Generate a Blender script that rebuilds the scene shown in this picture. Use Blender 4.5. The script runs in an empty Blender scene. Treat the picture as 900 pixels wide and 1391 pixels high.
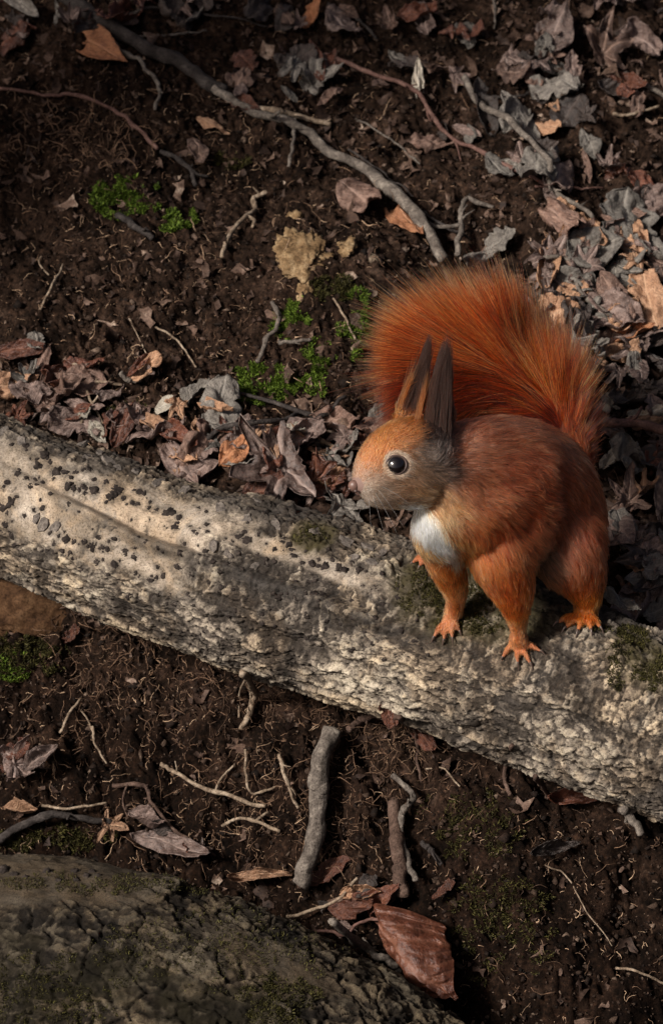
import bpy, bmesh, math, random
import numpy as np
from mathutils import Vector, Matrix, Quaternion
from mathutils.bvhtree import BVHTree

random.seed(11)
rng = np.random.default_rng(11)
SC = bpy.context.scene
COL = SC.collection
M = 0.00038            # metres per photograph pixel at the focus distance
DIST = 2.0
PITCH = math.radians(38)
W, H = 900.0, 1391.0

# ------------------------------------------------------------------ camera
RGT = np.array([1.0, 0, 0])
UPV = np.array([0, math.sin(PITCH), math.cos(PITCH)])
FWD = np.array([0, math.cos(PITCH), -math.sin(PITCH)])
CAMPOS = -FWD * DIST
cd = bpy.data.cameras.new('camera')
cam = bpy.data.objects.new('camera', cd)
COL.objects.link(cam)
cam.location = CAMPOS
cam.rotation_euler = (math.pi / 2 - PITCH, 0, 0)
cd.sensor_fit = 'VERTICAL'
cd.sensor_height = 36
cd.lens = 36 / (H * M / DIST)
cd.clip_start = 0.05
cd.clip_end = 500
cd.dof.use_dof = True
cd.dof.focus_distance = 1.915
cd.dof.aperture_fstop = 20
SC.camera = cam

# ------------------------------------------------------------------ sky, sun, exposure
SUN_TO = Vector((-0.62, -0.40, 0.68)).normalized()
wd = bpy.data.worlds.new('World')
SC.world = wd
wd.use_nodes = True
nt = wd.node_tree
sky = nt.nodes.new('ShaderNodeTexSky')
sky.sky_type = 'NISHITA'
sky.sun_disc = False
sky.sun_elevation = math.asin(SUN_TO.z)
sky.sun_rotation = math.atan2(SUN_TO.x, SUN_TO.y)
sky.dust_density = 8.0
sky.air_density = 0.4
sky.ozone_density = 0.6
nt.nodes['Background'].inputs[1].default_value = 0.055
nt.links.new(sky.outputs[0], nt.nodes['Background'].inputs[0])
sl = bpy.data.lights.new('sun', 'SUN')
sl.energy = 4.2
sl.angle = math.radians(10)
sl.color = (1.0, 0.95, 0.88)
so = bpy.data.objects.new('sun', sl)
so.rotation_euler = SUN_TO.to_track_quat('Z', 'Y').to_euler()
COL.objects.link(so)
vs = SC.view_settings
vs.view_transform = 'Standard'
vs.look = 'None'
vs.exposure = 0.48
vs.gamma = 1.0
SC.cycles.use_denoising = True
SC.cycles.use_adaptive_sampling = False
SC.cycles.denoising_prefilter = 'ACCURATE'
SC.cycles.filter_width = 1.4
SC.cycles.sample_clamp_indirect = 2.0
SC.cycles.max_bounces = 6
SC.cycles_curves.shape = 'RIBBONS'
SC.cycles_curves.subdivisions = 2

# ------------------------------------------------------------------ pixel <-> world
def P(px, py, d=0.0):
    k = (DIST + d * M) / DIST
    return CAMPOS + FWD * (DIST + d * M) + RGT * ((px - 450) * M * k) + UPV * (-(py - 695.5) * M * k)

def unP(w):
    w = np.asarray(w, float) - CAMPOS
    z = w @ FWD
    k = z / DIST
    return np.stack([450 + (w @ RGT) / k / M, 695.5 - (w @ UPV) / k / M, (z - DIST) / M], -1)

def ray(px, py):
    v = P(px, py, 0) - CAMPOS
    return Vector(CAMPOS), Vector(v).normalized()

# ------------------------------------------------------------------ numpy noise
def _h(ix, iy, iz, s):
    n = (ix.astype(np.int64) * 374761393 + iy.astype(np.int64) * 668265263 + iz.astype(np.int64) * 2147483647 + s * 974634777)
    n = (n ^ (n >> 13)) * 1274126177
    n = n ^ (n >> 16)
    return (n & 0xffffff).astype(np.float64) / 0xffffff

def vnoise(x, y, z=None, s=0):
    x = np.asarray(x, float); y = np.asarray(y, float)
    z = np.zeros_like(x) if z is None else np.asarray(z, float)
    ix, iy, iz = np.floor(x), np.floor(y), np.floor(z)
    fx, fy, fz = x - ix, y - iy, z - iz
    fx, fy, fz = [f * f * f * (f * (f * 6 - 15) + 10) for f in (fx, fy, fz)]
    r = 0
    for a in (0, 1):
        for b in (0, 1):
            for c in (0, 1):
                w = (fx if a else 1 - fx) * (fy if b else 1 - fy) * (fz if c else 1 - fz)
                r = r + w * _h(ix + a, iy + b, iz + c, s)
    return r * 2 - 1

def fbm(x, y, z=None, o=4, s=0, g=0.5):
    r = 0; a = 1; f = 1; t = 0
    for i in range(o):
        r = r + a * vnoise(x * f, y * f, None if z is None else z * f, s + i * 17)
        t += a; a *= g; f *= 2.03
    return r / t

def worley(x, y, s=0):
    ix, iy = np.floor(x), np.floor(y)
    f1 = np.full(x.shape, 9.0); f2 = f1.copy(); cid = np.zeros(x.shape)
    for a in (-1, 0, 1):
        for b in (-1, 0, 1):
            cx, cy = ix + a, iy + b
            z0 = np.zeros_like(cx)
            d = np.hypot(cx + _h(cx, cy, z0, s) - x, cy + _h(cx, cy, z0 + 1, s) - y)
            c = _h(cx, cy, z0 + 2, s)
            m = d < f1
            f2 = np.where(m, f1, np.minimum(f2, d))
            cid = np.where(m, c, cid)
            f1 = np.where(m, d, f1)
    return f1, f2, cid

def sstep(a, b, x):
    t = np.clip((x - a) / (b - a), 0, 1)
    return t * t * (3 - 2 * t)

# ------------------------------------------------------------------ object helpers
def tag(o, label=None, cat=None, group=None, kind=None):
    if label: o['label'] = label
    if cat: o['category'] = cat
    if group: o['group'] = group
    if kind: o['kind'] = kind
    return o

def np_mesh(name, verts, faces, mat=None, smooth=True):
    """verts (N,3); faces list of int arrays, each (F,k)"""
    me = bpy.data.meshes.new(name)
    verts = np.asarray(verts, np.float32)
    if not isinstance(faces, list): faces = [faces]
    faces = [np.asarray(f, np.int32) for f in faces if len(f)]
    me.vertices.add(len(verts))
    me.vertices.foreach_set('co', verts.ravel())
    tot = np.concatenate([np.full(len(f), f.shape[1], np.int32) for f in faces])
    loops = np.concatenate([f.ravel() for f in faces])
    me.loops.add(len(loops))
    me.loops.foreach_set('vertex_index', loops)
    me.polygons.add(len(tot))
    st = np.zeros(len(tot), np.int32); st[1:] = np.cumsum(tot)[:-1]
    me.polygons.foreach_set('loop_start', st)
    me.polygons.foreach_set('loop_total', tot)
    me.polygons.foreach_set('use_smooth', np.full(len(tot), smooth))
    me.update(calc_edges=True)
    me.validate()
    if mat: me.materials.append(mat)
    return me

def obj(name, me, parent=None, loc=None):
    o = bpy.data.objects.new(name, me)
    COL.objects.link(o)
    if parent: o.parent = parent
    if loc is not None: o.location = loc
    return o

def fattr(me, name, arr):
    a = me.attributes.new(name, 'FLOAT', 'POINT')
    a.data.foreach_set('value', np.asarray(arr, np.float32))

def grid_faces(nu, nv, wrap=False):
    i = np.arange(nu - 1)[:, None]; j = np.arange(nv if wrap else nv - 1)[None, :]
    j2 = (j + 1) % nv
    return np.stack(np.broadcast_arrays(i * nv + j, i * nv + j2, (i + 1) * nv + j2, (i + 1) * nv + j), -1).reshape(-1, 4)

def catmull(pts, n):
    pts = np.asarray(pts, float)
    p = np.vstack([2 * pts[0] - pts[1], pts, 2 * pts[-1] - pts[-2]])
    k = len(pts) - 1
    out = []
    for t in np.linspace(0, k - 1e-6, n):
        i = int(t); f = t - i
        a, b, c, d = p[i], p[i + 1], p[i + 2], p[i + 3]
        out.append(0.5 * (2 * b + (c - a) * f + (2 * a - 5 * b + 4 * c - d) * f * f + (3 * b - a - 3 * c + d) * f ** 3))
    return np.array(out)

def frames(path):
    t = np.gradient(path, axis=0)
    t /= np.linalg.norm(t, axis=1, keepdims=True) + 1e-12
    ref = np.array([0, 0, 1.0]) if abs(t[0, 2]) < .9 else np.array([1.0, 0, 0])
    n = np.zeros_like(t)
    v = ref - t[0] * (ref @ t[0]); n[0] = v / np.linalg.norm(v)
    for i in range(1, len(t)):
        v = n[i - 1] - t[i] * (n[i - 1] @ t[i]); n[i] = v / (np.linalg.norm(v) + 1e-12)
    return t, n, np.cross(t, n)

def tube(path, rad, sides=8, rough=0.0, seed=0):
    """closed tapered tube; returns verts, [quads, tris]"""
    path = np.asarray(path, float); n = len(path)
    rad = np.broadcast_to(np.asarray(rad, float), (n,))
    t, a, b = frames(path)
    th = np.linspace(0, 2 * math.pi, sides, endpoint=False)
    r = rad[:, None] * np.ones(sides)[None]
    if rough:
        L = np.r_[0, np.cumsum(np.linalg.norm(np.diff(path, axis=0), axis=1))] / (rad.mean() + 1e-9)
        r = r * (1 + rough * fbm(L[:, None] * .5 + np.zeros(sides), np.cos(th)[None] * 1.2 + np.zeros((n, 1)) + seed * 3.1, np.sin(th)[None] * 1.2 + np.zeros((n, 1)), 3, seed) + .35 * rough * fbm(L[:, None] * .35 + np.zeros(sides), np.cos(th)[None] * 4 + np.zeros((n, 1)), np.sin(th)[None] * 4 + np.zeros((n, 1)), 2, seed + 9))
    v = path[:, None] + r[..., None] * (np.cos(th)[None, :, None] * a[:, None] + np.sin(th)[None, :, None] * b[:, None])
    v = v.reshape(-1, 3)
    e0 = path[0] - t[0] * rad[0] * .3; e1 = path[-1] + t[-1] * rad[-1] * .3
    v = np.vstack([v, e0, e1])
    q = grid_faces(n, sides, True)
    j = np.arange(sides); j2 = (j + 1) % sides
    t0 = np.stack([np.full(sides, n * sides), j2, j], -1)
    t1 = np.stack([np.full(sides, n * sides + 1), (n - 1) * sides + j, (n - 1) * sides + j2], -1)
    return v, [q, np.vstack([t0, t1])]

class Bag:
    """collects many small meshes into one"""
    def __init__(s): s.v = []; s.f = {}; s.n = 0; s.c = []
    def add(s, v, faces, val=None):
        if not isinstance(faces, list): faces = [faces]
        for f in faces:
            s.f.setdefault(f.shape[1], []).append(f + s.n)
        s.v.append(v); s.n += len(v)
        s.c.append(np.full(len(v), random.random() if val is None else val))
    def mesh(s, name, mat, smooth=True):
        # keep point order: np_mesh only wants verts+faces
        me = np_mesh(name, np.vstack(s.v), [np.vstack(f) for f in s.f.values()], mat, smooth)
        fattr(me, 'rnd', np.concatenate(s.c))
        return me

# ------------------------------------------------------------------ materials
def nmat(name):
    m = bpy.data.materials.new(name)
    m.use_nodes = True
    n = m.node_tree.nodes; l = m.node_tree.links
    return m, n, l, n['Principled BSDF']

def ramp(n, stops):
    r = n.new('ShaderNodeValToRGB')
    e = r.color_ramp.elements
    while len(e) < len(stops): e.new(0.5)
    for el, (p, c) in zip(e, stops):
        el.position = p; el.color = (*c, 1)
    return r

def noise_node(n, l, vec, scale, detail=6, rough=.6, dist=0):
    t = n.new('ShaderNodeTexNoise')
    t.inputs['Scale'].default_value = scale
    t.inputs['Detail'].default_value = detail
    t.inputs['Roughness'].default_value = rough
    t.inputs['Distortion'].default_value = dist
    if vec is not None: l.new(vec, t.inputs['Vector'])
    return t

def mixc(n, l, fac, a, b, mode='MIX'):
    x = n.new('ShaderNodeMix'); x.data_type = 'RGBA'; x.blend_type = mode
    for s, v in ((x.inputs[0], fac), (x.inputs[6], a), (x.inputs[7], b)):
        if isinstance(v, (int, float)): s.default_value = v
        elif isinstance(v, tuple): s.default_value = (*v, 1)
        else: l.new(v, s)
    return x.outputs[2]

def attr(n, name):
    a = n.new('ShaderNodeAttribute'); a.attribute_name = name
    return a

def bump(n, l, h, bsdf, strength=.5, dist=.001):
    b = n.new('ShaderNodeBump')
    b.inputs['Strength'].default_value = strength
    b.inputs['Distance'].default_value = dist
    l.new(h, b.inputs['Height'])
    l.new(b.outputs[0], bsdf.inputs['Normal'])

def mat_soil():
    m, n, l, b = nmat('soil')
    g = n.new('ShaderNodeNewGeometry').outputs['Position']
    a = noise_node(n, l, g, 48, 9, .72)
    r = ramp(n, [(.28, (.003, .0018, .0012)), (.45, (.012, .0068, .0044)), (.58, (.032, .0185, .0125)), (.78, (.085, .055, .040))])
    l.new(a.outputs[0], r.inputs[0])
    c = noise_node(n, l, g, 420, 5, .7)
    r2 = ramp(n, [(.35, (.25, .23, .22)), (.55, (1, 1, 1)), (.70, (2.3, 2.1, 1.9))])
    l.new(c.outputs[0], r2.inputs[0])
    col = mixc(n, l, 1.0, r.outputs[0], r2.outputs[0], 'MULTIPLY')
    col = mixc(n, l, attr(n, 'bank_shade').outputs['Fac'], col, mixc(n, l, 1.0, col, (.36, .31, .27), 'MULTIPLY'))  # shade on the lower bank painted into the soil colour
    l.new(col, b.inputs['Base Color'])
    b.inputs['Roughness'].default_value = .95
    b.inputs['Specular IOR Level'].default_value = .06
    d = noise_node(n, l, g, 900, 6, .7)
    bump(n, l, d.outputs[0], b, .9, .0012)
    return m

def mat_noise(name, stops, scale=60, rough=.8, bscale=300, bdist=.0006, spec=.12, bstr=.7, attr_rnd=False, vecscale=None, speck=.8):
    m, n, l, b = nmat(name)
    tc = n.new('ShaderNodeNewGeometry').outputs['Position']
    if vecscale:
        tc = n.new('ShaderNodeTexCoord').outputs['Object']
    a = noise_node(n, l, tc, scale, 6, .65)
    src = a.outputs[0]
    if attr_rnd:
        at = attr(n, 'rnd')
        ad = n.new('ShaderNodeMath'); ad.operation = 'MULTIPLY_ADD'
        l.new(at.outputs['Fac'], ad.inputs[0]); ad.inputs[1].default_value = .6
        sb = n.new('ShaderNodeMath'); sb.operation = 'SUBTRACT'
        l.new(src, sb.inputs[0]); sb.inputs[1].default_value = .3
        l.new(sb.outputs[0], ad.inputs[2]); src = ad.outputs[0]
    r = ramp(n, stops)
    l.new(src, r.inputs[0])
    sp = noise_node(n, l, tc, 900, 6, .75)
    rsp = ramp(n, [(.36, (.25, .22, .20)), (.52, (1, 1, 1)), (.70, (1.35, 1.3, 1.25))])
    l.new(sp.outputs[0], rsp.inputs[0])
    l.new(mixc(n, l, speck, r.outputs[0], rsp.outputs[0], 'MULTIPLY'), b.inputs['Base Color'])
    b.inputs['Roughness'].default_value = rough
    b.inputs['Specular IOR Level'].default_value = spec
    d = noise_node(n, l, tc, bscale, 5, .65)
    bump(n, l, d.outputs[0], b, bstr, bdist)
    return m

def mat_leaf(name, c0, c1, c2, rough=.55):
    """dead leaf: blotched colour, darker veins, wrinkled relief; shade varies per object"""
    m, n, l, b = nmat(name)
    tc = n.new('ShaderNodeTexCoord').outputs['Object']
    oi = n.new('ShaderNodeObjectInfo')
    a = n.new('ShaderNodeVectorMath'); a.operation = 'ADD'
    sc = n.new('ShaderNodeVectorMath'); sc.operation = 'SCALE'
    l.new(oi.outputs['Location'], sc.inputs[0]); sc.inputs['Scale'].default_value = 37.0
    l.new(tc, a.inputs[0]); l.new(sc.outputs[0], a.inputs[1])
    v = a.outputs[0]
    n1 = noise_node(n, l, v, 7, 6, .7)
    r = ramp(n, [(.3, c0), (.52, c1), (.75, c2)])
    l.new(n1.outputs[0], r.inputs[0])
    # per-object value
    mr = n.new('ShaderNodeMapRange')
    l.new(oi.outputs['Random'], mr.inputs[0])
    mr.inputs[3].default_value = .6; mr.inputs[4].default_value = 1.25
    cc = n.new('ShaderNodeCombineColor')
    for i in range(3): l.new(mr.outputs[0], cc.inputs[i])
    col = mixc(n, l, 1.0, r.outputs[0], cc.outputs[0], 'MULTIPLY')
    n2 = noise_node(n, l, v, 38, 5, .75)
    r2 = ramp(n, [(.36, (.22, .19, .18)), (.52, (1, 1, 1)), (.68, (1.3, 1.28, 1.25))])
    l.new(n2.outputs[0], r2.inputs[0])
    col = mixc(n, l, .8, col, r2.outputs[0], 'MULTIPLY')
    ve = attr(n, 'vein')
    col = mixc(n, l, ve.outputs['Fac'], col, tuple(min(1, x * 1.25 + .015) for x in c2))
    l.new(col, b.inputs['Base Color'])
    b.inputs['Roughness'].default_value = rough
    b.inputs['Specular IOR Level'].default_value = .4
    n3 = noise_node(n, l, v, 26, 6, .65)
    va = n.new('ShaderNodeMath'); va.operation = 'MULTIPLY_ADD'
    l.new(ve.outputs['Fac'], va.inputs[0]); va.inputs[1].default_value = 1.6; l.new(n3.outputs[0], va.inputs[2])
    bump(n, l, va.outputs[0], b, .9, .0012)
    return m

MS = dict(
    soil=mat_soil(),
    tan=mat_leaf('leaf_tan', (.17, .085, .045), (.30, .16, .09), (.42, .26, .16)),
    orange=mat_leaf('leaf_orange', (.16, .055, .025), (.30, .12, .05), (.40, .19, .09)),
    red=mat_leaf('leaf_red_brown', (.040, .013, .008), (.095, .031, .017), (.165, .066, .037), .36),
    brown=mat_leaf('leaf_brown', (.045, .023, .016), (.13, .072, .052), (.25, .16, .12)),
    purple=mat_leaf('leaf_purple_brown', (.04, .023, .019), (.13, .084, .069), (.27, .195, .165), .45),
    grey=mat_leaf('leaf_grey', (.055, .046, .040), (.125, .108, .092), (.22, .195, .165)),
    dark=mat_leaf('leaf_dark', (.016, .011, .009), (.040, .027, .022), (.075, .055, .046), .45),
    pale=mat_leaf('leaf_pale', (.26, .22, .17), (.40, .35, .28), (.55, .50, .42)),
    twig_grey=mat_noise('twig_grey', [(.3, (.045, .036, .030)), (.52, (.12, .10, .084)), (.72, (.24, .205, .17))], 170, .8, 700, .0012),
    twig_brown=mat_noise('twig_brown', [(.3, (.035, .022, .017)), (.55, (.085, .053, .04)), (.78, (.16, .11, .085))], 170, .8, 700, .0012),
    twig_red=mat_noise('twig_red_brown', [(.3, (.05, .025, .02)), (.55, (.12, .065, .052)), (.78, (.20, .125, .10))], 130, .6, 420, .0004),
    twig_pale=mat_noise('twig_pale', [(.3, (.07, .048, .032)), (.5, (.19, .14, .098)), (.74, (.38, .305, .23))], 220, .75, 420, .0004),
    twig_dark=mat_noise('twig_dark', [(.3, (.014, .011, .010)), (.55, (.040, .033, .030)), (.78, (.085, .072, .064))], 170, .8, 700, .0012),
    knob=mat_noise('fungus_knob', [(.3, (.012, .009, .008)), (.6, (.035, .027, .023)), (.8, (.08, .063, .052))], 300, .85, 900, .0005),
    root=mat_noise('rootlet', [(.2, (.05, .03, .02)), (.5, (.17, .10, .062)), (.85, (.42, .29, .19))], 200, .7, 500, .0002, attr_rnd=True),
    crumb=mat_noise('soil_crumb', [(.1, (.005, .0033, .0025)), (.4, (.018, .0105, .0072)), (.7, (.052, .033, .023)), (.95, (.19, .135, .10))], 200, .85, 700, .0006, attr_rnd=True),
    scrap=mat_noise('leaf_scrap', [(.15, (.02, .012, .009)), (.5, (.055, .033, .024)), (.75, (.12, .076, .056)), (.95, (.34, .26, .20))], 200, .65, 500, .0003, attr_rnd=True),
    moss=mat_noise('moss', [(.2, (.022, .036, .005)), (.5, (.065, .105, .012)), (.85, (.17, .24, .035))], 160, .6, 500, .0002, attr_rnd=True),
    moss_dark=mat_noise('moss_dark', [(.2, (.014, .012, .004)), (.5, (.036, .032, .010)), (.85, (.085, .075, .022))], 160, .7, 500, .0002, attr_rnd=True),
    rotten=mat_noise('rotten_wood', [(.3, (.05, .028, .012)), (.5, (.16, .10, .05)), (.75, (.33, .24, .14))], 150, .85, 400, .001),
    clay=mat_noise('clay', [(.3, (.030, .014, .007)), (.5, (.075, .038, .018)), (.75, (.15, .085, .045))], 110, .85, 400, .0008),
)

# ------------------------------------------------------------------ the log's axis (needed by the ground)
AX0 = P(0, 672, 105); AX1 = P(900, 985, -158)
ADIR = (AX1 - AX0) / np.linalg.norm(AX1 - AX0)
AH = np.array([ADIR[0], ADIR[1], 0]); AHL = np.linalg.norm(AH); AH /= AHL
NH = np.array([-AH[1], AH[0], 0])           # horizontal, away from the camera
ASL = ADIR[2] / AHL
LOGR = 110 * M

# ------------------------------------------------------------------ ground
PV = [-30, -3, -.6, -.32, -.20, -.10, -.05, -.02, 0, .018, .036, .06, .10, .4, 1.0, 3, 30]
PZ = [-3, -.9, -.50, -.385, -.285, -.170, -.112, -.080, -.066, -.050, -.004, .012, .018, .066, .17, .45, 3]
def ground_z(x, y):
    q0 = x - AX0[0]; q1 = y - AX0[1]
    t = q0 * AH[0] + q1 * AH[1]; v = q0 * NH[0] + q1 * NH[1]
    vv = v + .014 * fbm(t * 9, v * 9, None, 3, 5)
    z = sum(np.interp(vv + o, PV, PZ) for o in (-.012, -.006, 0, .006, .012)) / 5
    z = z + AX0[2] + ASL * np.clip(t, -1.5, 2)
    near = np.exp(-((x / .9) ** 2 + (y / .9) ** 2))
    n1 = fbm(x * 16, y * 16, None, 3, 1) * .017
    n2 = fbm(x * 60, y * 60, None, 4, 2) * (.0042 + .007 * (v < 0))
    rd = 1 - np.abs(fbm(x * 110 + 3, y * 110, None, 3, 3))
    n3 = (rd - .75) * (.0042 + .005 * (v < 0))
    n4 = fbm(x * 380, y * 380, None, 3, 4) * .0042
    # the rounded earth mound in the middle left
    mound = .018 * np.exp(-(((t - .10) / .10) ** 2 + ((v - .19) / .07) ** 2))
    far = fbm(x * .8, y * .8, None, 3, 8) * .1 * (1 - near)
    keep = sstep(.0, .05, np.abs(v - .03)) * .7 + .3
    return z + (n1 * keep + n2 + (n3 + n4) * (near > .3)) + mound + far

def axis_coords(lo, hi, step, far):
    c = np.arange(lo, hi, step)
    out = [c]
    g = step; p = hi
    up = []
    while p < far: g *= 1.35; p += g; up.append(p)
    g = step; p = lo; dn = []
    while p > -far: g *= 1.35; p -= g; dn.append(p)
    return np.r_[np.array(dn)[::-1], c, np.array(up)]
gx = axis_coords(-.27, .27, .0013, 40)
gy = axis_coords(-.28, .42, .0013, 40)
GX, GY = np.meshgrid(gx, gy, indexing='ij')
GZ = ground_z(GX.ravel(), GY.ravel())
gv = np.stack([GX.ravel(), GY.ravel(), GZ], -1)
gf = grid_faces(len(gx), len(gy))[:, ::-1]
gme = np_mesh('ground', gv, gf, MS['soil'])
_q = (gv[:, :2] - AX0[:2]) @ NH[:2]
fattr(gme, 'bank_shade', sstep(.02, -.10, _q + .05 * fbm(gv[:, 0] * 25, gv[:, 1] * 25, None, 3, 88)))  # painted shade mask, stronger down the front of the bank
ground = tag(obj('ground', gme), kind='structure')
# coarse copy for ray queries
ix = np.where((gx > -.3) & (gx < .3))[0][::3]; iy = np.where((gy > -.32) & (gy < .46))[0][::3]
cz = GZ.reshape(GX.shape)[np.ix_(ix, iy)]
cv = np.stack([GX[np.ix_(ix, iy)], GY[np.ix_(ix, iy)], cz], -1).reshape(-1, 3)
gbvh = BVHTree.FromPolygons(cv.tolist(), grid_faces(len(ix), len(iy))[:, ::-1].tolist())

def hit(px, py):
    o, d = ray(px, py)
    loc, nor, i, dist = gbvh.ray_cast(o, d)
    if loc is None:
        loc = Vector(P(px, py, 100)); nor = Vector((0, 0, 1))
    if nor.z < 0: nor = -nor
    return loc, nor

# ------------------------------------------------------------------ the fallen log the squirrel stands on
def log_surface(axis_pts, radii, n_u, n_v, style):
    path = catmull(axis_pts, n_u)
    rad = np.interp(np.linspace(0, 1, n_u), np.linspace(0, 1, len(radii)), radii)
    t = np.gradient(path, axis=0); t /= np.linalg.norm(t, axis=1, keepdims=True)
    c = -FWD[None] - t * (t @ -FWD)[:, None]; c /= np.linalg.norm(c, axis=1, keepdims=True)
    b = np.cross(t, c)
    b *= np.sign(b @ UPV)[:, None]
    nb_ = n_v // 6
    ph = np.r_[np.linspace(-1.9, 1.9, n_v - nb_), np.linspace(1.9, 2 * math.pi - 1.9, nb_ + 2)[1:-1]]
    L = np.r_[0, np.cumsum(np.linalg.norm(np.diff(path, axis=0), axis=1))]
    return path, rad, c, b, ph, L

apts = [AX0 + (AX1 - AX0) * f for f in (-.45, -.2, 0, .25, .5, .75, 1.0, 1.2, 1.45)]
wob = [(0, 0), (0, .001), (0, 0), (.0, -.003), (.0, .001), (0, .002), (0, -.001), (0, -.004), (0, -.01)]
apts = [p + UPV * w[1] for p, w in zip(apts, wob)]
lrad = [.036, .037, .0378, .0405, .0435, .0435, .0428, .043, .043]
NU, NVV = 900, 340
path, rad, cc_, bb_, ph, LL = log_surface(apts, lrad, NU, NVV, 0)
proj = unP(path)
U = np.repeat(proj[:, 0][:, None], NVV, 1)          # photo x of the axis point, used as "length" coordinate
PHI = np.repeat(ph[None], NU, 0)
S = np.sin(PHI)
ll = np.repeat(LL[:, None], NVV, 1); aa = PHI * .042
xx = np.cos(PHI) * .042; yy = np.sin(PHI) * .042
def pn(f, o=4, s=0): return fbm(ll * f, xx * f, yy * f, o, s)
edge = pn(22, 4, 31)
# zones: smooth pale bark / rough blocky bark
pale = sstep(.05, -.05, (U - 330) / 900 + .25 * edge) * sstep(-.42, -.2, S + .22 * edge)
stripe = sstep(560, 470, U + 60 * edge) * sstep(.13, .06, np.abs(S - (.47 + .0 * U) + .12 * edge + (U - 450) * .0007))
stripe *= sstep(180, 300, U)
pale = np.clip(np.maximum(pale, stripe), 0, 1)
topg = sstep(.66, .84, S + .22 * edge)              # grey plates along the upper flank
pale = pale * (1 - topg)
roughz = 1 - pale
lowr = sstep(-.05, -.5, S + .3 * edge)
wx = .006 * pn(60, 3, 41); wy = .006 * pn(60, 3, 42)
def aniso(fl_, fa, o, s_): return fbm((ll + wx) * fl_, (aa + wy) * fa, None, o, s_)
# crusts: islands of outer bark with steep rims; long along the log low down, short and cross-cracked above
isl_low = aniso(250, 560, 4, 51); isl_mid = aniso(390, 210, 4, 53)
isl = isl_low * lowr + isl_mid * (1 - lowr)
crust = sstep(-.10, .05, isl)
fine = sstep(-.06, .06, aniso(420, 420, 3, 55))
c_cross = np.abs(aniso(170, 30, 3, 57)); c_long = np.abs(aniso(26, 120, 3, 58))
crk = np.minimum(sstep(.0, .07, c_cross), sstep(0, .05, c_long))
def cells(fl_, fa, s_):
    A1, A2, ci_ = worley((ll + wx * .8) * fl_ + .35 * pn(300, 2, s_), (aa + wy * .8) * fa + .35 * pn(300, 2, s_ + 1), s_)
    return sstep(.03, .13, A2 - A1), ci_
k_mid, cid_m = cells(230, 120, 7); k_low, cid_l = cells(130, 290, 8)
pick = sstep(-.1, .1, lowr - .5 + .5 * pn(50, 3, 43))
kk_ = k_mid * (1 - pick) + k_low * pick; cid = np.where(pick > .5, cid_l, cid_m)
ridges = 1 - np.abs(aniso(8, 85, 4, 59)) * 2
disp = .0030 * pn(22, 4, 33) + .0010 * pn(90, 4, 34) + .0028 * ridges * roughz
disp += roughz * (-.0013 * (1 - kk_) + .0008 * (cid - .5) + .0004 * crust + .0004 * fine - .0010 * (1 - crk) * (1 - .6 * lowr) + .0006 * pn(300, 3, 35))
disp += pale * (.0005 * pn(200, 3, 36) - .0008 * (1 - sstep(0, .03, c_cross)) * (pn(40, 2, 37) > .05))
disp += lowr * .0006 * aniso(150, 260, 3, 52)
# long scar: a folded ridge running along the log
sc_c = np.interp(U, [-200, 60, 200, 330, 420, 560, 700], [.55, .32, .14, .13, .05, .0, -.05]) + .05 * pn(60, 3, 61)
dsc = S - sc_c
front = (np.cos(PHI) > -.2)
am = np.interp(U, [-50, 60, 150, 520, 640, 700], [0, .4, 1, 1, .4, 0]) * front
disp += am * (.0046 * np.exp(-(dsc / .075) ** 2) - .0026 * np.exp(-((dsc - .13) / .06) ** 2))
scar = am * np.exp(-((dsc + .02) / .11) ** 2)
# knot on the right
for kx, ks, kr, ka in ((815, .34, 50, .0062), (640, -.05, 30, .002), (300, .5, 26, .0022)):
    dk = np.hypot((U - kx), (PHI - math.asin(ks)) * 110) / kr + .22 * edge
    disp += front * ka * (np.exp(-(dk * 1.0) ** 2) - .55 * np.exp(-(dk / .42) ** 2) + .16 * np.sin(dk * 13) * np.exp(-(dk * .9) ** 2))
# moss/dirt zones on the upper right
mz = np.maximum.reduce([
    sstep(1.15, .6, np.hypot((U - 625) / 95, (S - .62) / .45) + .5 * edge),
    sstep(1.1, .6, np.hypot((U - 880) / 60, (S - .60) / .36) + .5 * edge),
    sstep(1.1, .7, np.hypot((U - 420) / 30, (S - .72) / .2) + .5 * edge)]) * front
disp += mz * .0010 * pn(420, 3, 71)
R_ = rad[:, None] + disp
lv = path[:, None] + R_[..., None] * (np.cos(PHI)[..., None] * cc_[:, None] + S[..., None] * bb_[:, None])
LOGV = lv
lverts = lv.reshape(-1, 3)
lf = grid_faces(NU, NVV, True)
# end caps
lverts = np.vstack([lverts, path[0], path[-1]])
j = np.arange(NVV); j2 = (j + 1) % NVV
caps = np.vstack([np.stack([np.full(NVV, NU * NVV), j2, j], -1), np.stack([np.full(NVV, NU * NVV + 1), (NU - 1) * NVV + j, (NU - 1) * NVV + j2], -1)])

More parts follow.
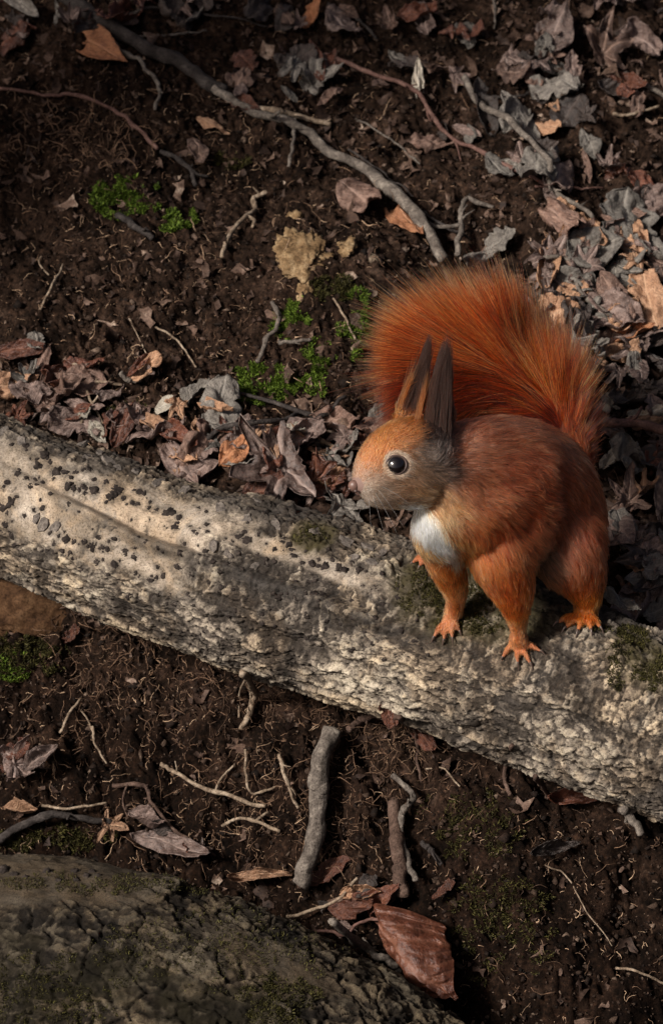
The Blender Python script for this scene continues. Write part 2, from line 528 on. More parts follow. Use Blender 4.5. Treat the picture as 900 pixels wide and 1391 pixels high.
def mat_bark(name, dark=1.0, warm=0.0):
    m, n, l, b = nmat(name)
    g = n.new('ShaderNodeNewGeometry').outputs['Position']
    a1 = noise_node(n, l, g, 60, 7, .65)
    a2 = noise_node(n, l, g, 260, 6, .7)
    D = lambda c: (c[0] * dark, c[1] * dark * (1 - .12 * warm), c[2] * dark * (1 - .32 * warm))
    rp = ramp(n, [(.28, D((.10, .083, .066))), (.40, D((.27, .215, .16))), (.52, D((.39, .32, .25))), (.68, D((.52, .44, .355)))])
    l.new(a1.outputs[0], rp.inputs[0])
    rid = attr(n, 'plate')
    ad = n.new('ShaderNodeMath'); ad.operation = 'MULTIPLY_ADD'
    l.new(a2.outputs[0], ad.inputs[0]); ad.inputs[1].default_value = .9
    sb_ = n.new('ShaderNodeMath'); sb_.operation = 'SUBTRACT'; l.new(rid.outputs['Fac'], sb_.inputs[0]); sb_.inputs[1].default_value = .45
    l.new(sb_.outputs[0], ad.inputs[2])
    rg = ramp(n, [(.05, D((.040, .032, .026))), (.25, D((.10, .082, .066))), (.45, D((.23, .19, .15))), (.68, D((.42, .355, .27))), (.9, D((.56, .48, .37)))])
    l.new(ad.outputs[0], rg.inputs[0])
    rough = rg.outputs[0]
    col = mixc(n, l, attr(n, 'pale').outputs['Fac'], rough, rp.outputs[0])
    col = mixc(n, l, attr(n, 'scar').outputs['Fac'], col, D((.060, .052, .046)))
    # grey lichen film and brown stains
    a5 = noise_node(n, l, g, 26, 6, .7, .6)
    rl = ramp(n, [(.36, (1, 1, 1)), (.48, (.55, .55, .55)), (.58, (.95, .86, .74)), (.68, (.45, .40, .35))])
    l.new(a5.outputs[0], rl.inputs[0])
    col = mixc(n, l, .75, col, rl.outputs[0], 'MULTIPLY')
    # fine speckle
    a3 = noise_node(n, l, g, 1000, 5, .7)
    rs = ramp(n, [(.36, (.18, .16, .14)), (.50, (1, 1, 1)), (.7, (1.25, 1.22, 1.18))])
    l.new(a3.outputs[0], rs.inputs[0])
    col = mixc(n, l, .65, col, rs.outputs[0], 'MULTIPLY')
    col = mixc(n, l, attr(n, 'moss').outputs['Fac'], col, D((.042, .034, .016)))
    l.new(col, b.inputs['Base Color'])
    b.inputs['Roughness'].default_value = .9
    b.inputs['Specular IOR Level'].default_value = .12
    a4 = noise_node(n, l, g, 1100, 5, .7)
    bump(n, l, a4.outputs[0], b, .8, .0007)
    return m

def bark_attrs(me, d, extra=2):
    for k, v in d.items():
        fattr(me, k, np.r_[np.clip(v, 0, 1).ravel(), np.zeros(extra)])

lme = np_mesh('bark', lverts, [lf, caps], mat_bark('log_bark'))
plate = np.clip(-.14 + .30 * kk_ * (.35 + .65 * crk) + .42 * (cid - .35) * kk_ + .18 * fine + .55 * pn(34, 4, 38) + .14 * ridges - .14 * topg - .06 * sstep(430, 700, U) + .08 * lowr, 0, 1)
SCAR_BASE = (np.clip(scar * (.55 + pn(90, 3, 77)), 0, 1) + .5 * topg * (pn(80, 3, 78) > -.1) + .8 * pale * (1 - sstep(.005, .03, c_cross)) * (pn(40, 2, 37) > -.05))
fallen_log = obj('fallen_log', None, loc=P(450, 828, 0))
tag(fallen_log, 'pale barked fallen log dotted with black knobs, under the squirrel', 'log')
def child(name, me, parent):
    o = obj(name, me, parent)
    o.matrix_parent_inverse = Matrix.Translation(-Vector(parent.location))
    return o
child('bark', lme, fallen_log)
lb = BVHTree.FromPolygons(LOGV[::3, ::3].reshape(-1, 3).tolist(), grid_faces(len(range(0, NU, 3)), len(range(0, NVV, 3)), True).tolist())
def loghit(px, py):
    o, d = ray(px, py)
    loc, nor, i, dist = lb.ray_cast(o, d)
    if loc is None: return None, None
    if nor.dot(d) > 0: nor = -nor
    return loc, nor

# knobs: black fungus cushions on the pale bark, each a part
def knob_mesh(seed):
    bm = bmesh.new()
    bmesh.ops.create_icosphere(bm, subdivisions=3, radius=1)
    co = np.array([v.co for v in bm.verts])
    k = 1 + .65 * fbm(co[:, 0] * 2.4 + seed * 7, co[:, 1] * 2.4, co[:, 2] * 2.4, 3, seed)
    for v, q in zip(bm.verts, co * k[:, None] * np.array([1, 1, .55])): v.co = q
    me = bpy.data.meshes.new('fungus_knob'); bm.to_mesh(me); bm.free()
    me.polygons.foreach_set('use_smooth', [True] * len(me.polygons))
    me.materials.append(MS['knob'])
    return me
KM = [knob_mesh(i) for i in range(7)]
kn = [(35, 605, 6), (25, 642, 5), (60, 618, 7), (52, 632, 7), (68, 628, 5), (78, 640, 8), (88, 642, 6), (42, 660, 4), (48, 651, 4), (58, 655, 4), (93, 660, 8), (100, 664, 5), (112, 660, 4), (116, 662, 5), (108, 665, 4), (70, 670, 4),
      (128, 666, 7), (144, 655, 5), (155, 671, 8), (160, 664, 7), (150, 676, 6), (168, 676, 4), (180, 683, 4), (190, 668, 5), (196, 670, 5), (204, 682, 4), (213, 692, 4), (230, 695, 8), (243, 703, 5), (238, 716, 6),
      (10, 655, 5), (5, 690, 8), (15, 682, 6), (10, 697, 4), (8, 712, 5), (4, 723, 6), (16, 728, 5), (20, 740, 4), (68, 724, 4), (80, 728, 4), (90, 732, 5), (100, 735, 4), (115, 736, 5), (74, 750, 4), (84, 748, 4), (95, 752, 5), (64, 755, 4),
      (126, 741, 5), (138, 743, 5), (146, 746, 5), (170, 748, 5), (155, 766, 6), (183, 758, 4), (205, 788, 5), (130, 764, 5), (110, 772, 6), (325, 728, 6), (335, 734, 7), (332, 722, 4), (392, 740, 6), (396, 746, 5),
      (340, 692, 6), (410, 765, 4), (424, 766, 6), (432, 769, 5), (441, 770, 6), (460, 770, 7), (467, 774, 6), (487, 774, 6), (452, 757, 6), (360, 762, 4), (371, 806, 6), (378, 812, 6), (390, 808, 5), (413, 808, 7), (426, 805, 6), (440, 808, 6), (402, 812, 5),
      (240, 770, 5), (222, 782, 4), (260, 780, 5), (205, 810, 5), (214, 808, 4), (285, 790, 5), (236, 822, 5), (255, 808, 4), (300, 798, 4), (175, 810, 4), (275, 860, 5), (250, 740, 4), (215, 745, 4), (198, 735, 4), (400, 790, 4), (355, 835, 5), (390, 845, 5), (280, 712, 4), (270, 690, 4)]
for x, y, r in list(kn):
    if random.random() < .55: kn.append((x + random.uniform(-9, 9), y + random.uniform(-7, 7), r * random.uniform(.4, .7)))
for k in range(170):
    u = random.uniform(-10, 520) if random.random() < .75 else random.uniform(400, 600)
    sv = random.uniform(-.55, .75)
    kn.append((u, 672 + u * .348 - sv * 108, random.uniform(1.8, 4.4)))
VP = unP(LOGV.reshape(-1, 3)); fr_ = np.where((np.cos(PHI) > 0).ravel())[0]
stain = np.zeros(len(VP)); vx = VP[fr_, 0]; vy = VP[fr_, 1]; nzv = 1 + .5 * pn(300, 2, 91).ravel()[fr_]
for x, y, r in kn:
    w_ = np.where((np.abs(vx - x) < r * 3) & (np.abs(vy - y) < r * 3))[0]
    dd_ = np.hypot(vx[w_] - x, vy[w_] - y) * nzv[w_]
    stain[fr_[w_]] = np.maximum(stain[fr_[w_]], sstep(r * 2.0, r * 1.0, dd_))
stain = stain.reshape(PHI.shape) * (.5 + .5 * pn(200, 2, 92))
bark_attrs(lme, dict(pale=pale, plate=plate, scar=np.maximum(np.maximum(SCAR_BASE, .85 * stain), roughz * (.55 * (1 - kk_) * (.4 + pn(60, 3, 93)).clip(0, 1) + .6 * (1 - sstep(.0, .035, c_cross)) * (1 - lowr) + .5 * (1 - sstep(0, .03, c_long)))), moss=mz * (.72 + .8 * pn(160, 3, 79)).clip(0, 1)))
for i, (x, y, r) in enumerate(kn):
    loc, nor = loghit(x, y)
    if loc is None: continue
    o = child('fungus_knob', KM[i % 7], fallen_log)
    o.location = loc - nor * (r * M * .30)
    q = nor.to_track_quat('Z', 'Y'); q.rotate(Quaternion(nor, random.uniform(0, 6.28)))
    o.rotation_mode = 'QUATERNION'; o.rotation_quaternion = q
    o.scale = [r * M * random.uniform(.8, 1.25), r * M * random.uniform(.8, 1.15), r * M * random.uniform(.9, 1.3)]

# lifted bark flakes on the grey upper flank, each a part
def flake_mesh(seed):
    r_ = np.random.default_rng(seed); n = 8
    th = np.linspace(0, 2 * math.pi, n, endpoint=False) + r_.uniform(-.25, .25, n)
    rr = r_.uniform(.7, 1.15, n)
    base = np.stack([np.cos(th) * rr, np.sin(th) * rr * .7, -.22 + .1 * r_.uniform(-1, 1, n)], -1)
    top = base * np.array([.86, .86, 0]) + np.array([0, 0, .16]) + np.stack([0 * th, 0 * th, .10 * r_.uniform(-1, 1, n)], -1)
    v = np.vstack([base, top, [[0, 0, .2]]])
    j = np.arange(n); j2 = (j + 1) % n
    return np_mesh('bark_flake', v, [np.stack([j, j2, n + j2, n + j], -1), np.stack([n + j, n + j2, np.full(n, 2 * n)], -1)], MS['flake'], False)
MS['flake'] = mat_noise('bark_flake', [(.3, (.05, .043, .038)), (.55, (.13, .11, .095)), (.8, (.24, .205, .175))], 220, .8, 700, .0007)
FM = [flake_mesh(i) for i in range(8)]
fl = [(110, 605, 13), (122, 622, 12), (136, 615, 11), (148, 628, 14), (30, 600, 12), (160, 636, 9), (95, 598, 10), (60, 712, 14), (75, 716, 11), (50, 704, 10), (185, 640, 12), (215, 655, 12), (250, 665, 11), (300, 690, 12), (335, 705, 10),
      (375, 712, 13), (430, 722, 12), (470, 735, 14), (500, 742, 13), (520, 752, 12), (350, 680, 9), (290, 742, 10), (310, 752, 9), (345, 770, 10), (480, 757, 10), (505, 763, 11), (40, 575, 10), (5, 585, 10)]
for k in range(0):
    u = random.uniform(0, 900); cy = 672 + u * .348
    s_ = random.choice([random.uniform(.62, .95), random.uniform(-.75, .1)])
    if s_ < .1 and u < 320: s_ = random.uniform(-.8, -.4)
    fl.append((u, cy - s_ * 112, random.uniform(5, 10)))
for i, (x, y, r) in enumerate(fl):
    loc, nor = loghit(x, y)
    if loc is None: continue
    o = child('bark_flake', FM[i % 8], fallen_log)
    o.location = loc + nor * (r * M * .05)
    q = nor.to_track_quat('Z', 'Y'); q.rotate(Quaternion(nor, random.uniform(0, 6.28)))
    o.rotation_mode = 'QUATERNION'; o.rotation_quaternion = q
    o.scale = [r * M, r * M * random.uniform(.7, 1.1), r * M * random.uniform(.5, 1.0)]

# ------------------------------------------------------------------ the dark mossy log in the foreground
d0 = unP(np.array(hit(120, 1330)[0]))[2]
fpts = [P(x, y, d0 + dd) for x, y, dd in ((-330, 1375, 30), (-120, 1362, -60), (60, 1365, -140), (230, 1420, -200), (400, 1500, -240), (570, 1620, -290), (760, 1790, -360))]
NU2, NV2 = 640, 420
path2, rad2, c2_, b2_, ph2, LL2 = log_surface(fpts, [.074, .075, .076, .078, .080, .080, .078], NU2, NV2, 1)
PHI2 = np.repeat(ph2[None], NU2, 0); l2 = np.repeat(LL2[:, None], NV2, 1)
x2 = np.cos(PHI2) * .078; y2 = np.sin(PHI2) * .078; a2_ = PHI2 * .078
def pn2(f, o=4, s=0): return fbm(l2 * f, x2 * f, y2 * f, o, s)
ed2 = pn2(20, 4, 131)
wx2 = .010 * pn2(45, 3, 141); wy2 = .010 * pn2(45, 3, 142)
w1, w2, wid = worley((l2 + wx2) * 62, (a2_ + wy2) * 78, 17)
ck = sstep(.015, .10, w2 - w1)
isl2 = fbm((l2 + wx2) * 130, (a2_ + wy2) * 200, None, 5, 143)
crust2 = sstep(-.1, .08, isl2); fine2 = sstep(-.06, .06, fbm(l2 * 380, a2_ * 380, None, 3, 144))
u2 = np.repeat(unP(path2)[:, 0][:, None], NV2, 1)
pale2 = sstep(1.1, .6, np.hypot((u2 - 80) / 130, (np.sin(PHI2) - .86) / .14) + .6 * ed2) * (np.cos(PHI2) > -.3)
pale2 = np.maximum(pale2, .8 * sstep(1.1, .6, np.hypot((u2 - 330) / 120, (np.sin(PHI2) - .80) / .12) + .9 * ed2))
disp2 = .004 * pn2(22, 4, 133) + .0015 * pn2(90, 4, 134) + (1 - pale2) * (-.0024 * (1 - ck) + .0014 * (wid - .5) + .0013 * crust2 + .0009 * fine2 + .0012 * pn2(300, 3, 135)) + pale2 * .0006 * pn2(200, 3, 136)
mz2 = sstep(.02, .35, pn2(30, 4, 139) + .25 * (np.sin(PHI2) < .55) - .12)
disp2 += mz2 * .0012 * pn2(380, 3, 140)
lv2 = path2[:, None] + (rad2[:, None] + disp2)[..., None] * (np.cos(PHI2)[..., None] * c2_[:, None] + np.sin(PHI2)[..., None] * b2_[:, None])
vv2 = np.vstack([lv2.reshape(-1, 3), path2[0], path2[-1]])
j = np.arange(NV2); j2 = (j + 1) % NV2
caps2 = np.vstack([np.stack([np.full(NV2, NU2 * NV2), j2, j], -1), np.stack([np.full(NV2, NU2 * NV2 + 1), (NU2 - 1) * NV2 + j, (NU2 - 1) * NV2 + j2], -1)])
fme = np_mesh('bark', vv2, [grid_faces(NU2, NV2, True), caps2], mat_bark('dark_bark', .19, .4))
bark_attrs(fme, dict(pale=pale2, plate=np.clip(-.05 + .50 * wid * ck + .22 * crust2 + .30 * fine2 * crust2 + .4 * pn2(40, 4, 145), 0, 1), scar=0 * pale2, moss=mz2 * (.6 + .8 * pn2(140, 3, 146)).clip(0, 1)))
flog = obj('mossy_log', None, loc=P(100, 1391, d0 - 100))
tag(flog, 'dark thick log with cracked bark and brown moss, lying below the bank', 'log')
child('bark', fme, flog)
fb = BVHTree.FromPolygons(lv2[::3, ::3].reshape(-1, 3).tolist(), grid_faces(len(range(0, NU2, 3)), len(range(0, NV2, 3)), True).tolist())
for i in range(0):
    u = random.uniform(-10, 560); v = random.uniform(1170, 1390)
    o_, d_ = ray(u, v); loc, nor, _, _ = fb.ray_cast(o_, d_)
    if loc is None: continue
    if nor.dot(d_) > 0: nor = -nor
    r = random.uniform(5, 13)
    o = child('bark_flake', FM[i % 8], flog)
    o.location = loc + nor * (r * M * .05)
    q = nor.to_track_quat('Z', 'Y'); q.rotate(Quaternion(nor, random.uniform(0, 6.28)))
    o.rotation_mode = 'QUATERNION'; o.rotation_quaternion = q
    o.scale = [r * M, r * M, r * M * random.uniform(.5, 1.1)]
for i, (x, y, r) in enumerate([(20, 1188, 5), (35, 1192, 4), (64, 1184, 5), (102, 1184, 5), (118, 1190, 5), (104, 1195, 4), (125, 1184, 4), (80, 1196, 4), (134, 1190, 4), (5, 1182, 7)]):
    o_, d_ = ray(x, y); loc, nor, _, _ = fb.ray_cast(o_, d_)
    if loc is None: continue
    o = child('fungus_knob', KM[i % 7], flog); o.location = loc
    o.scale = [r * M * 1.1] * 3

def anyhit(px, py):
    """first surface under a pixel: ground, log or front log"""
    o, d = ray(px, py); best = None
    for b in (gbvh, lb, fb):
        loc, nor, i, dist = b.ray_cast(o, d)
        if loc is not None and (best is None or dist < best[2]):
            if nor.dot(d) > 0: nor = -nor
            best = (loc, nor, dist)
    if best is None: return Vector(P(px, py, 100)), Vector((0, 0, 1))
    return best[0], best[1]

# ------------------------------------------------------------------ an unseen bare tree, added outside the frame to shade the upper slope
MS['added_tree_bark'] = mat_noise('added_tree_bark', [(.3, (.03, .025, .02)), (.55, (.085, .07, .055)), (.78, (.17, .145, .12))], 40, .85, 160, .004)
SH = Vector((SUN_TO.x, SUN_TO.y, 0)).normalized()
def added_shade_tree(px, py, dist, r, label, seed):
    h0, _ = hit(px, py)
    x, y = h0.x + SH.x * dist, h0.y + SH.y * dist
    z = float(ground_z(np.array([x]), np.array([y]))[0])
    root = obj('added_shade_tree', None, None, (x, y, z)); tag(root, label, 'tree')
    hs = np.array([-.15, -.02, .05, .2, .6, 1.2, 1.9, 2.7, 3.6])
    wig = np.stack([fbm(hs * .7 + seed, hs * 0, None, 2, seed), fbm(hs * .7 + 9, hs * 0 + seed, None, 2, seed), hs * 0], -1) * .05
    wig -= wig[2]
    path = catmull(np.c_[hs * 0, hs * 0, hs] + wig * np.clip(hs, 0, 9)[:, None], 90)
    rr = np.interp(path[:, 2], [-.15, 0, .12, .4, 1.5, 3.6], [r * 1.7, r * 1.45, r * 1.15, r, r * .8, r * .15])
    v, f = tube(path, rr, 40, .10, seed)
    obj('added_tree_trunk', np_mesh('added_tree_trunk', v, f, MS['added_tree_bark']), root)
    for k in range(9):
        h = 1.5 + .22 * k; a = k * 2.4 + seed; L = 1.1 - .07 * k
        b0 = path[np.argmin(np.abs(path[:, 2] - h))]
        q = [b0 + np.array([math.cos(a) * L * t, math.sin(a) * L * t, .55 * L * t + .2 * L * t * t]) + rng.normal(0, .02, 3) * (t > 0) for t in (0, .3, .6, 1)]
        v, f = tube(catmull(q, 24), np.linspace(r * .3, r * .04, 24), 9, .12, k)
        lm = obj('added_tree_limb', np_mesh('added_tree_limb', v, f, MS['added_tree_bark']), root)
added_shade_tree(450, -60, .85, .10, 'added unseen bare tree with rough trunk, shading the upper slope', 6)
# ------------------------------------------------------------------ leaves
def maple_mesh(seed, curl, crump, mat, bend, r_):
    nr, na = 13, 70
    th = np.linspace(-math.pi, math.pi, na, endpoint=False)
    prof = np.full(na, .16); amp = []
    for c, a, w in ((0, .52, .30), (.95, .46, .27), (-.95, .46, .27), (1.9, .36, .28), (-1.9, .36, .28)):
        c += r_.uniform(-.12, .12); a *= r_.uniform(.75, 1.1); amp.append(c)
        prof = np.maximum(prof, .17 + (a - .1) * np.exp(-(np.abs(th - c) / w) ** 1.4))
    prof *= 1 + .20 * fbm(th * 5.5 + seed, th * 0 + seed, None, 3, seed)
    for k in range(2):
        c = r_.uniform(-2.4, 2.4); prof *= 1 - .45 * np.exp(-((th - c) / .09) ** 2)
    r = np.linspace(.02, 1, nr)[:, None] * prof[None]
    x = r * np.cos(th)[None]; y = r * np.sin(th)[None]
    vd = np.min([np.abs(np.sin(th - c)) + (np.cos(th - c) < 0) * 2 for c in amp], axis=0)[None] * r
    vein = np.exp(-(vd / .016) ** 2) * (r > .03)
    z = crump * .9 * fbm(x * 4 + seed, y * 4, None, 4, seed + 2) + .10 * np.minimum(vd, .12) * 3 + .03 * fbm(x * 12, y * 12 + seed, None, 2, seed + 3)
    ka = curl * 2.2
    if abs(ka) > .05:
        z = z + (1 - np.cos(y * ka * 2)) / (ka * 2); y = np.sin(y * ka * 2) / (ka * 2)
    ba = bend * 2.2
    if abs(ba) > .05:
        z, x = z + (1 - np.cos(x * ba)) / ba, np.sin(x * ba) / ba
    # each lobe tip turns up or down on its own
    z = z + sum(r_.uniform(-.25, .5) * np.exp(-((th - c) / .4) ** 2)[None] * np.clip(r - .22, 0, 1) ** 1.5 * 3 for c in amp)
    top = np.stack([x - .12, y, z], -1); top[..., 2] -= np.percentile(top[..., 2], 15)
    n_ = np.cross(np.gradient(top, axis=0), np.gradient(top, axis=1)); n_ /= np.linalg.norm(n_, axis=-1, keepdims=True) + 1e-9
    bot = top - n_ * .010
    N = nr * na
    f = grid_faces(nr, na, True)
    j = np.arange(na); o_ = (nr - 1) * na
    rim = np.stack([o_ + j, o_ + (j + 1) % na, N + o_ + (j + 1) % na, N + o_ + j], -1)[:, ::-1]
    me = np_mesh('leaf', np.vstack([top.reshape(-1, 3), bot.reshape(-1, 3)]), [np.vstack([f, f[:, ::-1] + N, rim])], mat)
    ve = np.clip(vein, 0, 1).ravel() * .6
    fattr(me, 'vein', np.r_[ve, ve])
    return me

def leaf_mesh(shape, seed, curl=.5, crump=.08, fold=.15, mat=None, bend=.3, nveins=7):
    """unit-length dead leaf (x from 0 to 1), with veins as relief, ragged rim and thickness"""
    r_ = np.random.default_rng(seed)
    if shape == 'maple': return maple_mesh(seed, curl, crump, mat, bend, r_)
    nu, nv = (25, 17) if seed != 388 else (75, 51)
    u = np.linspace(0, 1, nu)[:, None] + np.zeros(nv); w = np.linspace(-1, 1, nv)[None] + np.zeros((nu, 1))
    if shape == 'ovate':
        wd = .30 * np.sin(math.pi * np.clip(u, 0, 1) ** .8) ** 1.0 + .008
    elif shape == 'beech':
        wd = .31 * np.sin(math.pi * np.clip(u, 0, 1) ** .78) ** 1.15 + .006
    elif shape == 'narrow':
        wd = .16 * np.sin(math.pi * u ** .9) ** .8 + .01
    elif shape == 'round':
        wd = .46 * np.sqrt(np.clip(1 - (2 * u - 1) ** 2, 0, 1)) + .01
    elif shape == 'lobed':
        wd = (.42 * np.sin(math.pi * u ** .85) ** .7) * (.70 + .32 * np.abs(np.sin(u * math.pi * 3.3 + seed))) + .015
    else:  # scrap
        wd = .33 * (.55 + .45 * np.sin(math.pi * np.clip(u * .9 + .05, 0, 1))) * np.where((u < .02) | (u > .98), .5, 1)
    rag = 1 + (.16 if shape in ('lobed', 'scrap') else .06) * fbm(u * 9 + seed, np.sign(w) * 3.0 + seed * 2.1, None, 3, seed)
    if shape in ('scrap', 'lobed'):
        for k in range(2):
            un = r_.uniform(.2, .8); sg = r_.choice([-1, 1])
            rag = rag - (np.sign(w) == sg) * .5 * np.exp(-((u - un) / .06) ** 2)
    x = u + .04 * fbm(u * 3, w * 2 + seed, None, 2, seed + 1)
    y = w * wd * rag + .05 * np.sin(u * 3 + seed)
    q = u - np.abs(w) * wd * 1.1
    veins = np.abs(np.sin(q * math.pi * nveins)) ** 6
    mid = np.exp(-(w / .10) ** 2)
    z = fold * np.abs(y) * 1.3 - .020 * veins * np.abs(np.sin(w * 1.5)) * .8 + .018 * mid * 0 + crump * fbm(u * 3.2 + seed, y * 5, None, 4, seed + 2) + .02 * fbm(u * 9, y * 11 + seed, None, 2, seed + 3)
    # curl sideways (rolled rim) and bend along the length
    ka = curl * 2.6
    yc = np.where(np.abs(ka) > .05, np.sin(y * ka * 2) / (ka * 2 + 1e-9), y)
    z = z + np.where(np.abs(ka) > .05, (1 - np.cos(y * ka * 2)) / (ka * 2 + 1e-9), 0)
    ba = bend * 1.8
    if abs(ba) > .02:
        an = (x - .5) * ba; rr_ = 1 / ba
        X = .5 + np.sin(an) * (rr_ - z); Z = rr_ - np.cos(an) * (rr_ - z)
        x, z = X, Z
    tip = (r_.uniform(-.5, .9)) * np.clip(u - .7, 0, 1) ** 2
    z = z + tip
    top = np.stack([x - .5, yc, z], -1)
    top[..., 2] -= np.percentile(top[..., 2], 12)
    n_ = np.cross(np.gradient(top, axis=0), np.gradient(top, axis=1)); n_ /= np.linalg.norm(n_, axis=-1, keepdims=True) + 1e-9
    bot = top - n_ * .012
    v = np.vstack([top.reshape(-1, 3), bot.reshape(-1, 3)])
    N = nu * nv
    f = grid_faces(nu, nv)
    ridx = np.r_[np.arange(nv), np.arange(1, nu) * nv + nv - 1, (nu - 1) * nv + np.arange(nv - 2, -1, -1), np.arange(nu - 2, 0, -1) * nv]
    rn = np.roll(ridx, -1)
    rim = np.stack([ridx, rn, rn + N, ridx + N], -1)[:, ::-1]
    me = np_mesh('leaf', v, [np.vstack([f, f[:, ::-1] + N, rim])], mat)
    vein = np.clip(np.maximum(mid * .9, veins * .35) * (wd > .05), 0, 1).ravel() * .6
    fattr(me, 'vein', np.r_[vein, vein])
    return me

LSH = {}
def leafvar(shape, k, matname, **kw):
    key = (shape, k, matname, tuple(sorted(kw.items())))
    if key not in LSH:
        r_ = random.Random(hash((shape, k)) % 9999 if False else k * 13 + len(shape))
        d = dict(curl=r_.uniform(-.7, 1.1), crump=r_.uniform(.16, .36), fold=r_.uniform(-.2, .4), bend=r_.uniform(-.7, .8))
        d.update(kw)
        LSH[key] = leaf_mesh(shape, k * 5 + 3, mat=MS[matname], **d)
    return LSH[key]

def put_leaf(name, me, px, py, size, ang, tilt=0, roll=0, lift=0.0, width=1.0, hitf=anyhit, parent=None):
    """ang: direction of the leaf's length in the picture (deg, 0 = right, 90 = up); size in photo px"""
    loc, nor = hitf(px, py)
    up = (nor * .6 + Vector((0, 0, 1)) * .4).normalized()
    a = math.radians(ang)
    dirv = Vector(RGT * math.cos(a) + UPV * math.sin(a))
    # slide the direction into the surface along the line of sight
    f = Vector(FWD)
    dirv = dirv - f * (dirv.dot(up) / f.dot(up))
    L = dirv.length; dirv.normalize()
    L = min(L, 1.6)
    yv = up.cross(dirv).normalized()
    R = Matrix((dirv, yv, up)).transposed().to_quaternion()
    R = R @ Quaternion((0, 1, 0), math.radians(-tilt)) @ Quaternion((1, 0, 0), math.radians(roll))
    o = obj(name, me, parent)
    o.rotation_mode = 'QUATERNION'; o.rotation_quaternion = R
    s = size * M
    o.scale = (s * L, s * width * 1.15, s)
    o.location = loc + up * (lift * M + s * .02 + 7 * M)
    return o

